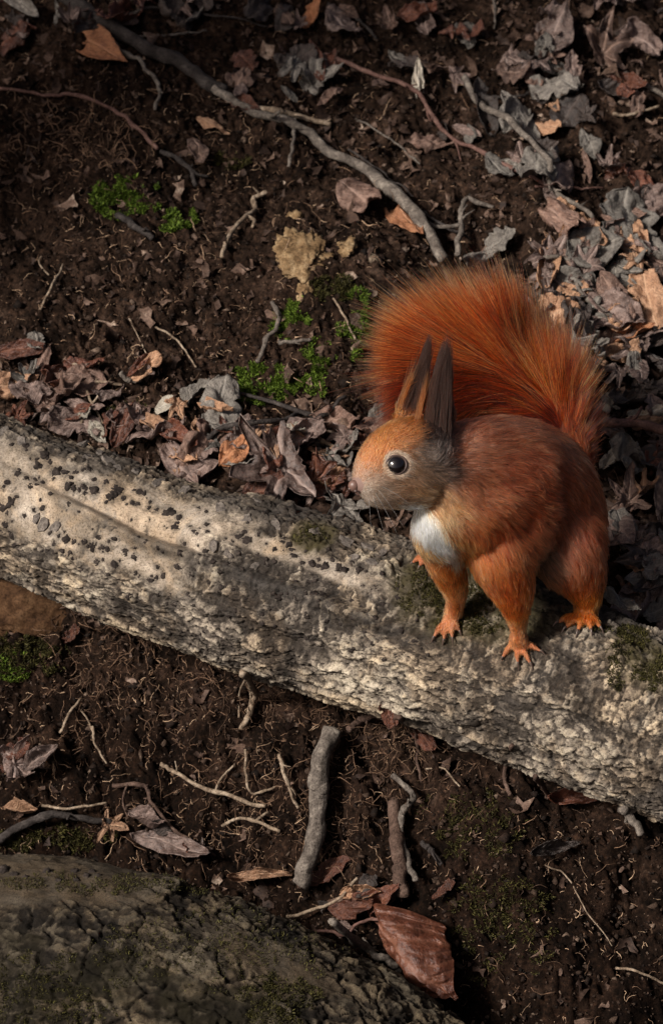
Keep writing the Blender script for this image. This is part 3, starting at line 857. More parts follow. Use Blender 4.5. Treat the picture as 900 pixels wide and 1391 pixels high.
# name, shape, variant, material, px, py, size, angle, tilt, roll, lift, width, label
HL = [
 ('ovate', 1, 'orange', 137, 73, 100, -28, 6, 8, 6, .8, 'tan orange ovate dead leaf with ribbed veins on dark soil beside the mossy branch', dict(curl=.12, crump=.04, fold=.2, bend=-.1, nveins=10)),
 ('scrap', 2, 'red', 18, 62, 60, 40, 15, 0, 4, 1.3, 'dark red-brown curled leaf beside the tan orange ovate leaf', {}),
 ('narrow', 3, 'red', 40, 50, 50, -50, 20, 0, 8, 1.2, 'narrow red-brown leaf edge standing over the dark curled leaf', {}),
 ('ovate', 4, 'orange', 428, 22, 58, 55, 35, -20, 8, 1.0, 'bright rust orange leaf standing on edge among dark leaves', dict(curl=.9)),
 ('maple', 5, 'grey', 440, 118, 100, 15, 4, 0, 4, 1.0, 'slate grey lobed wet leaf lying flat near the rust orange leaf', dict(curl=.1)),
 ('ovate', 6, 'pale', 568, 117, 46, 95, 40, 0, 2, .62, 'small cream pointed leaf standing upright on the long reddish twig', dict(curl=.3)),
 ('narrow', 7, 'grey', 628, 60, 58, -65, 12, 0, 3, 1.2, 'narrow grey-brown leaf sloping above the reddish twig', {}),
 ('narrow', 8, 'brown', 265, 210, 44, -80, 8, 0, 3, 1.7, 'small upright brown leaf on bare soil near the moss', dict(curl=.2)),
 ('narrow', 9, 'tan', 289, 180, 58, -28, 3, 0, 3, .8, 'straw coloured narrow leaf strip beside the big branch', {}),
 ('ovate', 10, 'red', 335, 150, 46, -20, 10, 0, 5, 1.1, 'reddish folded leaf lying against the big branch', {}),
 ('lobed', 11, 'brown', 325, 122, 52, 70, 15, 0, 4, .9, 'dull brown torn leaf above the reddish folded leaf', {}),
 ('ovate', 12, 'brown', 490, 283, 74, -40, 8, 12, 6, 1.25, 'brown ribbed leaf curling beside the thick branch', dict(curl=-.5, crump=.2)),
 ('ovate', 13, 'orange', 553, 310, 70, -52, 6, 0, 3, .9, 'orange-brown leaf half under the thick branch', dict(curl=.2)),
 ('maple', 14, 'brown', 825, 78, 100, 15, 14, 10, 6, 1.25, 'large dark brown crumpled leaf on the upper slope', dict(crump=.38, curl=.6)),
 ('maple', 15, 'red', 850, 225, 84, -20, 12, 0, 8, 1.2, 'large crumpled rust brown leaf with folded lobes', dict(crump=.38, curl=.8)),
 ('maple', 16, 'purple', 832, 240, 66, 10, 10, 10, 14, 1.0, 'pinkish brown leaf folded over the crumpled rust brown leaf', dict(crump=.3, curl=.8)),
 ('narrow', 17, 'grey', 797, 204, 50, -70, 10, 0, 4, 1.5, 'narrow grey-brown leaf standing beside the crumpled rust leaf', dict(curl=.2)),
 ('ovate', 18, 'brown', 580, 204, 74, -14, 4, 0, 3, .75, 'flat dull brown leaf with torn edge under the reddish twig', {}),
 ('maple', 19, 'purple', 697, 92, 72, -25, 14, 0, 6, 1.1, 'crumpled mauve brown leaf beside a small grey leaf', dict(crump=.35)),
 ('narrow', 20, 'grey', 731, 70, 40, 80, 20, 0, 5, 1.6, 'small pale grey leaf standing upright on the slope', {}),
 ('scrap', 21, 'grey', 745, 100, 48, -10, 4, 0, 5, 1.0, 'grey frayed leaf just below the small upright grey leaf', {}),
 ('ovate', 22, 'tan', 755, 153, 32, -70, 12, 0, 4, 1.2, 'small tan leaf on dark soil above the grey twig', {}),
 ('scrap', 23, 'tan', 742, 180, 46, -15, 5, 0, 3, .9, 'frayed tan leaf scrap on bare soil below the small tan leaf', {}),
 ('maple', 24, 'purple', 712, 222, 62, 40, 8, 0, 8, 1.2, 'mauve grey leaf stuck across the straight grey twig', {}),
 ('narrow', 25, 'dark', 830, 130, 62, -14, 4, 0, 4, 1.2, 'blackish wet leaf roll on the upper right slope', {}),
 ('narrow', 26, 'red', 860, 122, 80, -24, 6, 0, 8, .8, 'long reddish stalk-like leaf roll over the blackish leaf', dict(curl=1.1)),
 ('ovate', 27, 'brown', 848, 303, 66, -4, 6, 0, 8, .85, 'flat grey-brown leaf raised over a dark gap', dict(curl=-.2, crump=.08)),
 ('ovate', 28, 'tan', 808, 330, 50, -35, 12, 0, 6, 1.2, 'folded light brown leaf beneath the raised flat leaf', {}),
 ('ovate', 29, 'brown', 848, 340, 56, -30, 8, 0, 5, .9, 'dull brown leaf next to the folded light brown leaf', {}),
 ('maple', 30, 'grey', 845, 376, 76, -30, 4, 0, 4, 1.0, 'grey blotched rotting leaf lying flat in the litter', {}),
 ('round', 31, 'grey', 767, 368, 22, -30, 4, 0, 4, 1.0, 'upper of two small round translucent seed discs on a thin twig', dict(curl=.05, crump=.05, fold=0, bend=.1)),
 ('round', 32, 'grey', 779, 384, 22, -30, 4, 0, 6, 1.0, 'lower of two small round translucent seed discs on a thin twig', dict(curl=.05, crump=.05, fold=0, bend=.1)),
 ('ovate', 33, 'tan', 778, 416, 34, 20, 14, 0, 6, 1.1, 'pale tan leaf tip sticking out behind the tail', {}),
 ('ovate', 34, 'orange', 862, 463, 74, 22, 6, 0, 8, .8, 'rusty leaf with a bright rolled rim right of the tail', dict(curl=.8)),
 ('scrap', 35, 'tan', 838, 488, 62, 6, 6, 0, 5, .7, 'ragged light tan leaf below the rusty rolled leaf', {}),
 ('narrow', 36, 'purple', 857, 518, 46, -62, 14, 0, 10, 2.0, 'mauve brown curled leaf standing beside the squirrel tail', dict(curl=.5)),
 ('scrap', 37, 'pale', 826, 560, 30, 50, 10, 0, 6, 1.0, 'cream torn leaf bit above the red-brown stick', {}),
 ('scrap', 38, 'pale', 872, 568, 54, 6, 5, 0, 6, .7, 'flat whitish leaf piece above the red-brown stick', {}),
 ('ovate', 39, 'tan', 868, 580, 56, 0, 4, 0, 8, .6, 'light tan rolled leaf lying along the red-brown stick', {}),
 ('scrap', 40, 'pale', 824, 632, 30, 50, 12, 0, 10, 1.1, 'white leaf corner beside the squirrel rump', {}),
 ('ovate', 41, 'purple', 826, 596, 50, -20, 6, 0, 8, .7, 'pale edged purple leaf just below the red-brown stick', {}),
 ('maple', 42, 'red', 890, 640, 60, -30, 8, 0, 8, 1.2, 'dark red-brown broad leaf below the stick', {}),
 ('maple', 43, 'tan', 876, 682, 48, 10, 14, 0, 14, 1.2, 'bright tan crinkled leaf right of the squirrel rump', dict(crump=.4)),
 ('ovate', 44, 'purple', 848, 730, 62, -55, 10, 10, 12, 1.1, 'smooth mauve grey leaf behind the squirrel hind leg', dict(curl=.15, crump=.06)),
 ('ovate', 45, 'purple', 882, 752, 60, 35, 10, 0, 12, 1.0, 'wrinkled grey-purple leaf next to the smooth mauve leaf', {}),
 ('ovate', 46, 'grey', 878, 796, 78, 6, 4, -10, 14, .75, 'slate grey smooth leaf lying over a dark hollow', dict(curl=-.3, crump=.06)),
 ('narrow', 47, 'grey', 838, 833, 54, -40, 6, 0, 8, 1.2, 'narrow grey leaf by the squirrel hind foot', {}),
 ('scrap', 48, 'grey', 885, 840, 46, 10, 6, 0, 12, 1.2, 'wrinkled grey leaf beside the narrow grey leaf', {}),
 ('scrap', 49, 'pale', 752, 783, 44, 60, 20, 0, 14, .8, 'whitish leaf showing under the squirrel belly', {}),
 ('ovate', 50, 'red', 30, 480, 70, 10, 8, 0, 6, .9, 'rust brown rolled leaf with a grey end left on the soil', dict(curl=1.1)),
 ('scrap', 51, 'grey', 46, 472, 30, -80, 12, 0, 9, 1.2, 'grey curled leaf end against the rust brown roll', {}),
 ('maple', 52, 'purple', 365, 650, 170, -160, 6, 0, 14, 1.0, 'large mauve brown leaf spread against the back of the log', dict(crump=.22, curl=.25, bend=.25)),
 ('maple', 53, 'red', 432, 672, 92, -25, 10, 14, 22, 1.15, 'red-brown leaf folded over beside the squirrel nose', dict(crump=.2, curl=.9, bend=.5)),
 ('ovate', 54, 'orange', 322, 622, 60, 42, 12, 0, 14, .9, 'light rusty leaf point rising beside the dark forked twig', dict(curl=.2)),
 ('ovate', 55, 'red', 245, 605, 80, -26, 10, 0, 14, .7, 'long rusty pink leaf roll behind the log', dict(curl=.9)),
 ('ovate', 56, 'purple', 275, 632, 62, -40, 12, 0, 14, .9, 'folded pinkish brown leaf against the log beside the rusty roll', {}),
 ('round', 57, 'pale', 228, 561, 33, 20, 12, 0, 6, 1.0, 'pale round papery disc lying on the litter', dict(curl=.08, crump=.06, fold=0, bend=.1)),
 ('ovate', 58, 'grey', 272, 547, 56, 35, 14, 0, 7, .95, 'grey-brown veined leaf with frayed rim beside the pale disc', dict(curl=.5, nveins=10)),
 ('ovate', 59, 'pale', 134, 594, 42, -55, 14, 10, 12, .9, 'whitish grey curled leaf behind the log under a bent stalk', dict(curl=.6)),
 ('scrap', 60, 'pale', 124, 575, 24, 20, 14, 0, 14, 1.0, 'small white leaf flap over the whitish curled leaf', {}),
 ('maple', 61, 'brown', 75, 560, 84, 25, 12, 0, 12, .9, 'mid brown cupped leaf near the whitish leaf', dict(curl=.9)),
 ('ovate', 62, 'purple', 40, 548, 60, -10, 10, 0, 10, .9, 'mauve brown leaf left of the cupped brown leaf', {}),
 ('lobed', 63, 'brown', 100, 540, 62, 10, 10, 0, 10, .9, 'grey-brown torn leaf behind the cupped brown leaf', {}),
 ('ovate', 64, 'red', 165, 590, 54, 65, 20, 0, 10, .8, 'crinkled red-brown leaf beside the whitish curled leaf', dict(crump=.4)),
 ('ovate', 65, 'tan', 300, 570, 52, -8, 5, 0, 10, .5, 'flat pale leaf sliver in front of the grey-brown veined leaf', {}),
 ('ovate', 66, 'brown', 452, 585, 76, -10, 10, 0, 8, .8, 'light brown leaf under the dark forked twig', {}),
 ('scrap', 67, 'pale', 396, 604, 36, 0, 10, 0, 12, .8, 'pale buff leaf flap above the large mauve leaf', {}),
 ('ovate', 68, 'tan', 215, 590, 58, -20, 6, 0, 10, .6, 'buff leaf lying below the pale disc', {}),
 # below the log
 ('maple', 69, 'purple', 30, 1048, 92, 8, 12, 0, 16, 1.0, 'big dull purple leaf on the bank below the log', dict(crump=.2)),
 ('ovate', 70, 'purple', 66, 1036, 56, 35, 14, 0, 26, .9, 'folded purple leaf lobe over the big dull purple leaf', dict(curl=.8)),
 ('scrap', 71, 'red', 30, 1022, 42, 20, 14, 0, 20, .9, 'small brick red leaf behind the big dull purple leaf', {}),
 ('ovate', 72, 'tan', 34, 1109, 56, -8, 6, 0, 14, .6, 'striped tan leaf lying just above the mossy log', dict(nveins=12, curl=.8)),
 ('maple', 73, 'tan', 146, 1127, 54, -25, 14, 0, 14, 1.0, 'pinkish tan crinkled leaf above the mossy log', dict(crump=.35)),
 ('ovate', 74, 'purple', 195, 1128, 60, -25, 10, 0, 12, 1.0, 'dull purple rounded leaf next to the pinkish tan leaf', {}),
 ('narrow', 75, 'purple', 240, 1160, 110, -6, 3, 0, 10, .9, 'long purple-brown bark strip lying above the mossy log', dict(curl=.9)),
 ('narrow', 76, 'tan', 350, 1194, 90, 4, 3, 0, 10, .55, 'light tan rolled strip at the foot of the thick stick', dict(curl=1.1)),
 ('ovate', 78, 'red', 488, 1240, 62, 10, 12, 0, 16, 1.0, 'crumpled glossy red-brown leaf behind the hanging leaf', dict(crump=.35)),
 ('ovate', 79, 'red', 535, 1228, 64, 40, 14, 0, 20, 1.0, 'dark red folded leaf over the stalk of the hanging leaf', dict(curl=.9)),
 ('scrap', 80, 'tan', 492, 1218, 56, 6, 8, 0, 12, .7, 'tan pink leaf sliver above the crumpled glossy leaf', {}),
 ('ovate', 81, 'red', 455, 1200, 80, 25, 6, 0, 10, .5, 'dark red leaf beneath the thin greenish stem', {}),
 ('scrap', 82, 'red', 580, 1000, 50, -65, 6, 0, 6, .8, 'dim red-brown leaf in the shade right under the log', {}),
 ('scrap', 83, 'red', 530, 968, 40, -70, 6, 0, 6, .8, 'small rusty leaf tucked under the lower side of the log', {}),
 ('narrow', 84, 'red', 790, 1085, 100, 10, 4, 0, 12, .6, 'red-brown curled bark strip hanging under the log', dict(curl=1.1)),
 ('scrap', 85, 'red', 610, 1225, 34, 40, 8, 0, 12, .8, 'small red-brown leaf scrap beside the hanging leaf', {}),
 ('narrow', 86, 'dark', 740, 1160, 80, 8, 3, 0, 8, .6, 'dark flat leaf on the shaded bank', {}),
 ('scrap', 88, 'red', 100, 870, 30, 40, 8, 0, 6, .8, 'small rusty leaf scrap in the crumbling soil under the log', {}),
]
for sh, k, mt, px, py, size, ang, tilt, roll, lift, wid, lab, kw in HL:
    nm = 'seed_disc' if sh == 'round' else ('bark_strip' if 'bark strip' in lab else 'dead_leaf')
    o = put_leaf(nm, leafvar(sh, k, mt, **kw), px, py, size, ang, tilt, roll, lift, wid)
    tag(o, lab, 'seed' if sh == 'round' else ('bark' if nm == 'bark_strip' else 'leaf'))

# the big glossy leaf that hangs down the bank, with its stalk as a part
me = leafvar('beech', 77, 'red', curl=-.85, crump=.14, fold=-.5, bend=-.6, nveins=8)
hl = put_leaf('hanging_leaf', me, 594, 1302, 165, -54, -4, 14, 40, .95)
tag(hl, 'large glossy red-brown leaf with bright edge hanging down the bank', 'leaf')

# random filler leaves: kind from their own look and what they lie beside
ANCH = [(137, 73, 'the tan orange leaf'), (430, 22, 'the rust orange leaf'), (440, 118, 'the slate grey leaf'), (568, 117, 'the upright cream leaf'), (660, 150, 'the straight grey stick'), (760, 270, 'the end of the straight grey stick'), (825, 78, 'the large dark crumpled leaf'), (850, 225, 'the crumpled rust leaf'), (700, 92, 'the crumpled mauve leaf'), (640, 200, 'the long reddish twig'), (755, 153, 'the small tan leaf'), (848, 303, 'the raised flat leaf'), (845, 376, 'the grey blotched leaf'), (775, 378, 'the round seed discs'), (862, 463, 'the rusty rolled leaf'), (857, 518, 'the standing mauve leaf'), (850, 590, 'the red-brown knobbly stick'), (824, 632, 'the white leaf corner'), (890, 640, 'the dark red broad leaf'), (876, 682, 'the bright tan crinkled leaf'), (848, 730, 'the smooth mauve leaf'), (878, 796, 'the slate smooth leaf'), (838, 833, 'the hind foot'), (228, 561, 'the pale round disc'), (272, 547, 'the veined grey leaf'), (134, 594, 'the whitish curled leaf'), (75, 560, 'the cupped brown leaf'), (30, 480, 'the rust brown roll'), (380, 580, 'the bow shaped twig'), (365, 650, 'the large mauve leaf'), (432, 672, 'the folded red leaf'), (245, 605, 'the rusty pink roll'), (470, 610, 'the squirrel nose'), (700, 400, 'the tail top'), (620, 330, 'the crooked twig behind the tail'), (500, 45, 'the dark twig on the upper slope'), (350, 60, 'the level dark twig'), (40, 1045, 'the big purple leaf'), (195, 1128, 'the dull purple rounded leaf'), (490, 1240, 'the glossy crumpled leaf'), (697, 1050, 'the upright brown root'), (860, 1105, 'the shaded grey stick'), (720, 30, 'the top of the slope'), (900, 30, 'the far edge of the slope')]
SHW = dict(scrap='torn', ovate='pointed', lobed='wavy edged', narrow='narrow', maple='lobed')
CLW = dict(brown='brown', purple='mauve brown', red='red-brown', tan='tan', grey='grey', dark='blackish')
def region_leaf(n, boxes, mats, sizes, where, group, shapes=('scrap', 'ovate', 'lobed', 'narrow', 'maple', 'maple'), lift=(2, 12)):
    for i in range(n):
        b = random.choices(boxes, [x[4] for x in boxes])[0]
        px = random.uniform(b[0], b[2]); py = random.uniform(b[1], b[3])
        if 545 < px < 845 and 560 < py < 880: continue
        lh, _ = loghit(px, py)
        if lh is not None: continue
        o_, d_ = ray(px, py)
        if fb.ray_cast(o_, d_)[0] is not None: continue
        sh = random.choice(shapes); mt = random.choice(mats)
        me = leafvar(sh, 100 + random.randrange(9), mt)
        o = put_leaf('litter_leaf', me, px, py, random.uniform(*sizes), random.uniform(0, 360), random.uniform(-12, 28), random.uniform(-25, 25), random.uniform(*lift), random.uniform(.7, 1.25), hit)
        an = min(ANCH, key=lambda q: (q[0] - px) ** 2 + (q[1] - py) ** 2)[2]
        szw = 'tiny' if o.scale[2] < 36 * M else ('small' if o.scale[2] < 60 * M else 'broad')
        tag(o, '%s %s %s leaf %s beside %s' % (szw, CLW[mt], SHW[sh], where, an), 'leaf', group)
region_leaf(105, [(0, 500, 260, 690, 2.2), (240, 560, 540, 720, 2), (480, 620, 600, 760, .5)], ['brown', 'purple', 'red', 'tan', 'purple', 'grey'], (32, 84), 'drifted behind the log', 'small leaves drifted along the back of the log')
region_leaf(150, [(760, 300, 930, 560, 1.4), (790, 560, 930, 900, 2.0), (560, 330, 800, 520, .7)], ['brown', 'purple', 'tan', 'tan', 'grey', 'grey', 'purple', 'dark'], (36, 96), 'in the litter', 'small leaves littered behind the squirrel')
region_leaf(90, [(560, 0, 920, 300, 2), (280, 0, 560, 150, 1), (0, 0, 280, 60, .3)], ['brown', 'dark', 'dark', 'purple', 'grey', 'red'], (26, 84), 'scattered', 'small leaves scattered on the upper slope')
region_leaf(16, [(0, 1010, 120, 1090, 1), (90, 1120, 300, 1180, 1), (430, 1195, 560, 1270, 1.5), (560, 960, 880, 1130, .8)], ['red', 'dark', 'purple', 'brown'], (18, 40), 'lodged on the bank', 'small leaves on the bank below the log')

# ------------------------------------------------------------------ twigs and sticks
def twig(name, pts, w0, w1, mat, label, cat='twig', lift=.7, rough=.34, forks=(), hitf=anyhit, sides=9, knots=2):
    P3 = []
    n = len(pts)
    for i, q in enumerate(pts):
        loc, nor = hitf(q[0], q[1])
        r = (w0 + (w1 - w0) * i / max(1, n - 1)) / 2 * M
        ex = q[2] * M if len(q) > 2 else 0
        P3.append(np.array(loc + nor * (r * lift * 2 + ex + 4 * M)))
    w0 = w0 * .82; w1 = w1 * .82
    seed = random.randrange(999)
    m = max(34, int(11 * n))
    path = catmull(P3, m)
    L = np.linalg.norm(np.diff(path, axis=0), axis=1).sum()
    s = np.linspace(0, 1, m)
    wob = np.stack([fbm(s * 6 + seed, s * 0 + k * 9.1, None, 3, seed) for k in range(3)], -1)
    path = path + wob * min(.0024, L * .022)
    wob2 = np.stack([vnoise(s * L / (3 * M) * .22 + seed, s * 0 + k * 5.3, None, seed + 40) for k in range(3)], -1)
    path = path + wob2 * min(6, (w0 + w1) / 2) * M * .2
    rad = (w0 + (w1 - w0) * s) / 2 * M
    r2 = rad.copy()
    for k in range(knots):
        c = random.uniform(.15, .9)
        r2 = r2 * (1 + .28 * np.exp(-((s - c) / (.025 + .01 * k)) ** 2))
    base = P3[0]
    v, f = tube(path, r2, sides, rough, seed)
    if 4.5 < w0 < 16 and cat != 'stalk':
        for k in range(random.choice([1, 2, 3])):
            i0 = random.randrange(3, m - 3); dv = rng.standard_normal(3); dv[2] = abs(dv[2]); dv += (path[i0] - path[i0 - 1]) / (np.linalg.norm(path[i0] - path[i0 - 1]) + 1e-9)
            dv /= np.linalg.norm(dv); ln_ = rad[i0] * random.uniform(2.2, 6)
            vs_, fs_ = tube([path[i0], path[i0] + dv * ln_ * .5, path[i0] + dv * ln_ + rng.standard_normal(3) * ln_ * .12], [rad[i0] * .55, rad[i0] * .42, rad[i0] * .3], 5, .2, k)
            nb0 = len(v); v = np.vstack([v, vs_]); f = [np.vstack([f[0], fs_[0] + nb0]), np.vstack([f[1], fs_[1] + nb0])]
    root = None
    me = np_mesh('twig', v - base, f, MS[mat])
    if not forks:
        o = obj(name, me, None, base)
        return tag(o, label, cat)
    root = obj(name, None, None, base)
    tag(root, label, cat)
    o = obj('stem', me, root)
    for fk in forks:
        q3 = []
        for i, q in enumerate(fk[0]):
            if i == 0:
                # spring from the stem
                pp = unP(path)[:, :2]
                k = np.argmin(np.hypot(pp[:, 0] - q[0], pp[:, 1] - q[1])); q3.append(path[k]); continue
            loc, nor = hitf(q[0], q[1])
            q3.append(np.array(loc + nor * (fk[1] * M + (q[2] * M if len(q) > 2 else 0))))
        pth = catmull(q3, 14)
        v, f = tube(pth, np.linspace(fk[1], fk[2], 14) / 2 * M, 7, rough, seed + 3)
        obj('fork', np_mesh('fork', v - base, f, MS[mat]), root)
    return root

twig('branch', [(60, -25), (130, 38), (250, 105), (300, 132)], 30, 22, 'twig_dark', 'thick dark mossy branch slanting down from the top of the slope', 'branch', .5)
twig('branch', [(290, 128, 4), (345, 158, 5), (400, 183, 6), (450, 213, 6), (495, 248, 6), (560, 312, 5), (606, 372, 4)], 16, 21, 'twig_grey', 'long grey-brown branch running down to the squirrel tail', 'branch', .6)
twig('twig', [(92, -8), (140, 45), (165, 75, 3), (190, 92, 4), (207, 118, 3), (214, 152)], 9, 7, 'twig_grey', 'crooked grey twig bending beside the dark mossy branch')
twig('twig', [(140, 27), (200, 23, 4), (250, 22, 5), (300, 28, 4), (362, 38)], 7, 3, 'twig_dark', 'thin dark twig lying level above the tan orange leaf', forks=[([(262, 22), (258, 8), (262, 40, 6)], 3, 2)])
twig('twig', [(188, 53), (235, 50), (282, 45)], 6, 3, 'twig_grey', 'short thin grey twig just below the level dark twig')
twig('root', [(-10, 121), (60, 130), (105, 136), (150, 152), (185, 176), (212, 204)], 6, 8, 'twig_red', 'long brown root curving over the soil near the wiry roots', 'root', .4)
twig('twig', [(215, 208), (240, 222), (256, 236), (268, 257)], 9, 8, 'twig_dark', 'short dark bent twig continuing the curving brown root', forks=[([(252, 232), (268, 238), (280, 242)], 6, 4)])
twig('stick', [(157, 296), (185, 311), (214, 330)], 13, 11, 'twig_dark', 'short blunt dark stick beside the bright green moss', 'stick')
twig('twig', [(365, 268), (340, 270, 2), (338, 290, 2), (334, 306, 2), (318, 335, 2), (304, 358)], 9, 8, 'twig_pale', 'pale forked twig lying on the bare soil', forks=[([(338, 300), (346, 305), (346, 312)], 7, 5)])
twig('stalk', [(57, 425), (72, 395, 3), (87, 362)], 5, 4, 'twig_pale', 'pale straight grass stalk on the bare soil', 'stalk', knots=0)
twig('stalk', [(53, 352), (60, 362, 6), (68, 378)], 4, 3, 'twig_pale', 'tiny tan stalk near the pale grass stalk', 'stalk', knots=0)
twig('twig', [(398, 160), (396, 195, 3), (394, 230)], 6, 7, 'twig_grey', 'short grey twig standing below the long branch')
twig('twig', [(338, 152), (370, 160, 3), (405, 164, 3), (452, 172)], 12, 9, 'twig_pale', 'peeled pale stick crossing the long branch', 'stick')
twig('twig', [(440, 80), (500, 105, 5), (560, 136, 6), (590, 165, 6), (622, 192, 5), (660, 215, 4), (735, 256, 3)], 9, 7, 'twig_red', 'long reddish twig with the upright cream leaf on it', forks=[([(570, 142), (585, 165), (590, 158)], 4, 3), ([(610, 182), (622, 200), (626, 220)], 4, 2)])
twig('twig', [(730, 256), (775, 260, 4), (822, 258)], 5, 3, 'twig_red', 'thin dark reddish twig lying level under the crumpled rust leaf')
twig('stick', [(634, 123, 8), (660, 152, 22), (695, 195, 26), (735, 242, 26), (765, 275, 22), (789, 307, 12)], 13, 9, 'twig_grey', 'straight grey-brown stick crossing the reddish twig', 'stick')
twig('twig', [(618, 358, 8), (620, 330, 14), (626, 308, 16), (637, 286, 14), (670, 288, 8)], 12, 7, 'twig_grey', 'crooked grey twig just behind the squirrel tail', forks=[([(626, 306), (590, 312), (575, 302)], 7, 6)])
twig('twig', [(640, 132), (700, 132, 3), (738, 112)], 6, 4, 'twig_dark', 'thin dark twig curving above the straight grey stick')
twig('stalk', [(832, 160), (862, 160, 3), (890, 148)], 6, 5, 'twig_pale', 'tan stalk lying below the long reddish leaf roll', 'stalk')
twig('twig', [(740, 352, 14), (760, 378, 22), (790, 408, 24), (820, 432, 20), (848, 448, 12)], 8, 6, 'twig_grey', 'thin grey twig bearing two round seed discs')
twig('stick', [(788, 562, 14), (820, 578, 24), (855, 592, 26), (915, 612, 24)], 14, 16, 'twig_red', 'red-brown knobbly stick right of the squirrel tail', 'stick')
twig('twig', [(905, 395), (885, 430, 4), (868, 448)], 12, 9, 'twig_dark', 'dark curved twig above the rusty rolled leaf')
twig('twig', [(370, 411), (383, 425, 6), (382, 448, 6), (368, 472, 4), (355, 498)], 8, 8, 'twig_grey', 'hook shaped grey twig standing out of the green moss')
twig('twig', [(372, 474, 4), (395, 470, 5), (420, 465)], 7, 6, 'twig_grey', 'short straight grey twig touching the hook shaped twig')
twig('stalk', [(455, 409), (468, 435, 5), (482, 461)], 4, 4, 'twig_pale', 'thin whitish stalk on the moss beside the tail', 'stalk', knots=0)
twig('stalk', [(209, 446), (240, 472, 4), (270, 502)], 4, 3, 'twig_pale', 'fine straw stalk slanting over the bare mound', 'stalk', knots=0)
twig('stalk', [(172, 435), (182, 452, 4), (200, 482)], 3, 2, 'twig_pale', 'short fine straw near the slanting straw stalk', 'stalk', knots=0)
twig('twig', [(290, 622, 12), (305, 602, 20), (335, 586, 24), (375, 581, 24), (412, 578, 22), (440, 568, 16), (470, 546, 6)], 10, 6, 'twig_dark', 'dark twig bent in a shallow bow between moss and log', forks=[([(412, 578), (370, 555, 6), (330, 542, 4), (302, 533)], 7, 5)])
twig('stalk', [(97, 502), (108, 512, 10), (125, 550, 12), (146, 590, 8)], 6, 4, 'twig_pale', 'bent pale stalk leaning over the whitish leaf', 'stalk', knots=0)
twig('stalk', [(106, 597, 8), (112, 570, 12), (130, 542, 12)], 5, 4, 'twig_pale', 'pale tan stalk crossing the bent pale stalk', 'stalk', knots=0)
twig('stalk', [(30, 515), (60, 508, 4), (84, 505)], 5, 4, 'twig_pale', 'short straw lying near the rust brown roll', 'stalk', knots=0)
twig('twig', [(120, 526), (145, 523, 4), (162, 524)], 6, 5, 'twig_pale', 'short pale stick on the litter by the bent stalk')
twig('twig', [(160, 512), (178, 518, 3), (190, 524)], 9, 8, 'twig_grey', 'stubby grey stick behind the small brown leaf drift')
twig('twig', [(428, 606, 6), (455, 611, 7), (490, 616, 6)], 7, 6, 'twig_pale', 'pale straight twig pointing at the squirrel nose')
twig('twig', [(345, 640, 12), (365, 628, 14), (395, 612, 12)], 7, 5, 'twig_dark', 'dark twig end above the large mauve leaf')
twig('twig', [(565, 290), (590, 310, 5), (640, 330, 3)], 6, 4, 'twig_dark', 'dark thin twig crossing behind the thick branch')
twig('twig', [(470, 205), (520, 240, 3), (556, 272, 3)], 4, 3, 'twig_dark', 'very thin dark twig parallel to the long branch')
twig('twig', [(480, 165), (530, 195, 4), (575, 225, 3)], 4, 3, 'twig_grey', 'very thin grey twig under the flat dull leaf')
twig('twig', [(447, 8), (480, 32, 4), (510, 55, 3)], 6, 5, 'twig_dark', 'dark twig near the rust orange leaf')
twig('twig', [(668, -5), (672, 20, 4), (670, 42)], 6, 4, 'twig_grey', 'short upright grey twig at the top of the slope')
twig('twig', [(845, 105), (875, 125, 5), (910, 145, 4)], 10, 10, 'twig_grey', 'grey stick poking out above the tan stalk')
# below the log
twig('stick', [(455, 984, 8), (448, 1030, 14), (440, 1062, 15), (426, 1102, 15), (419, 1145, 14), (416, 1194, 8)], 33, 29, 'twig_grey', 'thick crooked grey stick standing on the bank below the log', 'stick', .4, .30, sides=24, knots=0)
twig('stick', [(546, 1102, 6), (550, 1150, 8), (556, 1212, 6)], 22, 24, 'twig_brown', 'broken brown stub beside the thin grey twig', 'stick', .4, .2, sides=12)
twig('twig', [(536, 1045, 8), (552, 1082, 14), (562, 1120, 16), (568, 1160, 16), (573, 1202, 10)], 10, 11, 'twig_grey', 'thin grey twig leaning past the broken brown stub')
twig('twig', [(575, 1142, 6), (590, 1160, 6), (606, 1176)], 10, 8, 'twig_dark', 'short dark twig right of the broken brown stub')
twig('twig', [(462, 988, 10), (500, 978, 14), (548, 962, 8)], 12, 9, 'twig_brown', 'brown twig under the log touching the thick grey stick')
twig('root', [(553, 965, 12), (565, 1010, 18), (582, 1062, 8)], 6, 5, 'twig_brown', 'thin brown root hanging from the log', 'root')
twig('root', [(346, 902, 6), (342, 940, 10), (333, 988, 4)], 13, 9, 'twig_pale', 'pale root hanging under the middle of the log', 'root', forks=[([(345, 915), (325, 940), (322, 975)], 4, 3)])
twig('root', [(213, 1040, 6), (250, 1058, 9), (300, 1078, 9), (362, 1096, 5)], 7, 7, 'twig_pale', 'long pale root slanting across the crumbly bank', 'root', forks=[([(290, 1074), (300, 1055, 6), (316, 1040)], 4, 3)])
twig('root', [(158, 1068, 6), (190, 1080, 9), (212, 1094, 9), (240, 1122, 8), (285, 1160, 5)], 8, 4, 'twig_brown', 'branching brown root trailing down to the bark strip', 'root', forks=[([(212, 1094), (220, 1115, 6), (232, 1140)], 4, 2), ([(175, 1074), (172, 1090, 4), (176, 1112)], 3, 2)])
twig('root', [(379, 1030, 5), (392, 1058, 8), (411, 1097, 4)], 7, 6, 'twig_pale', 'short pale root left of the thick crooked stick', 'root')
twig('root', [(340, 1018, 4), (344, 1050, 8), (352, 1073, 8), (378, 1066, 4)], 5, 4, 'twig_pale', 'fine looped root on the bank near the short pale root', 'root')
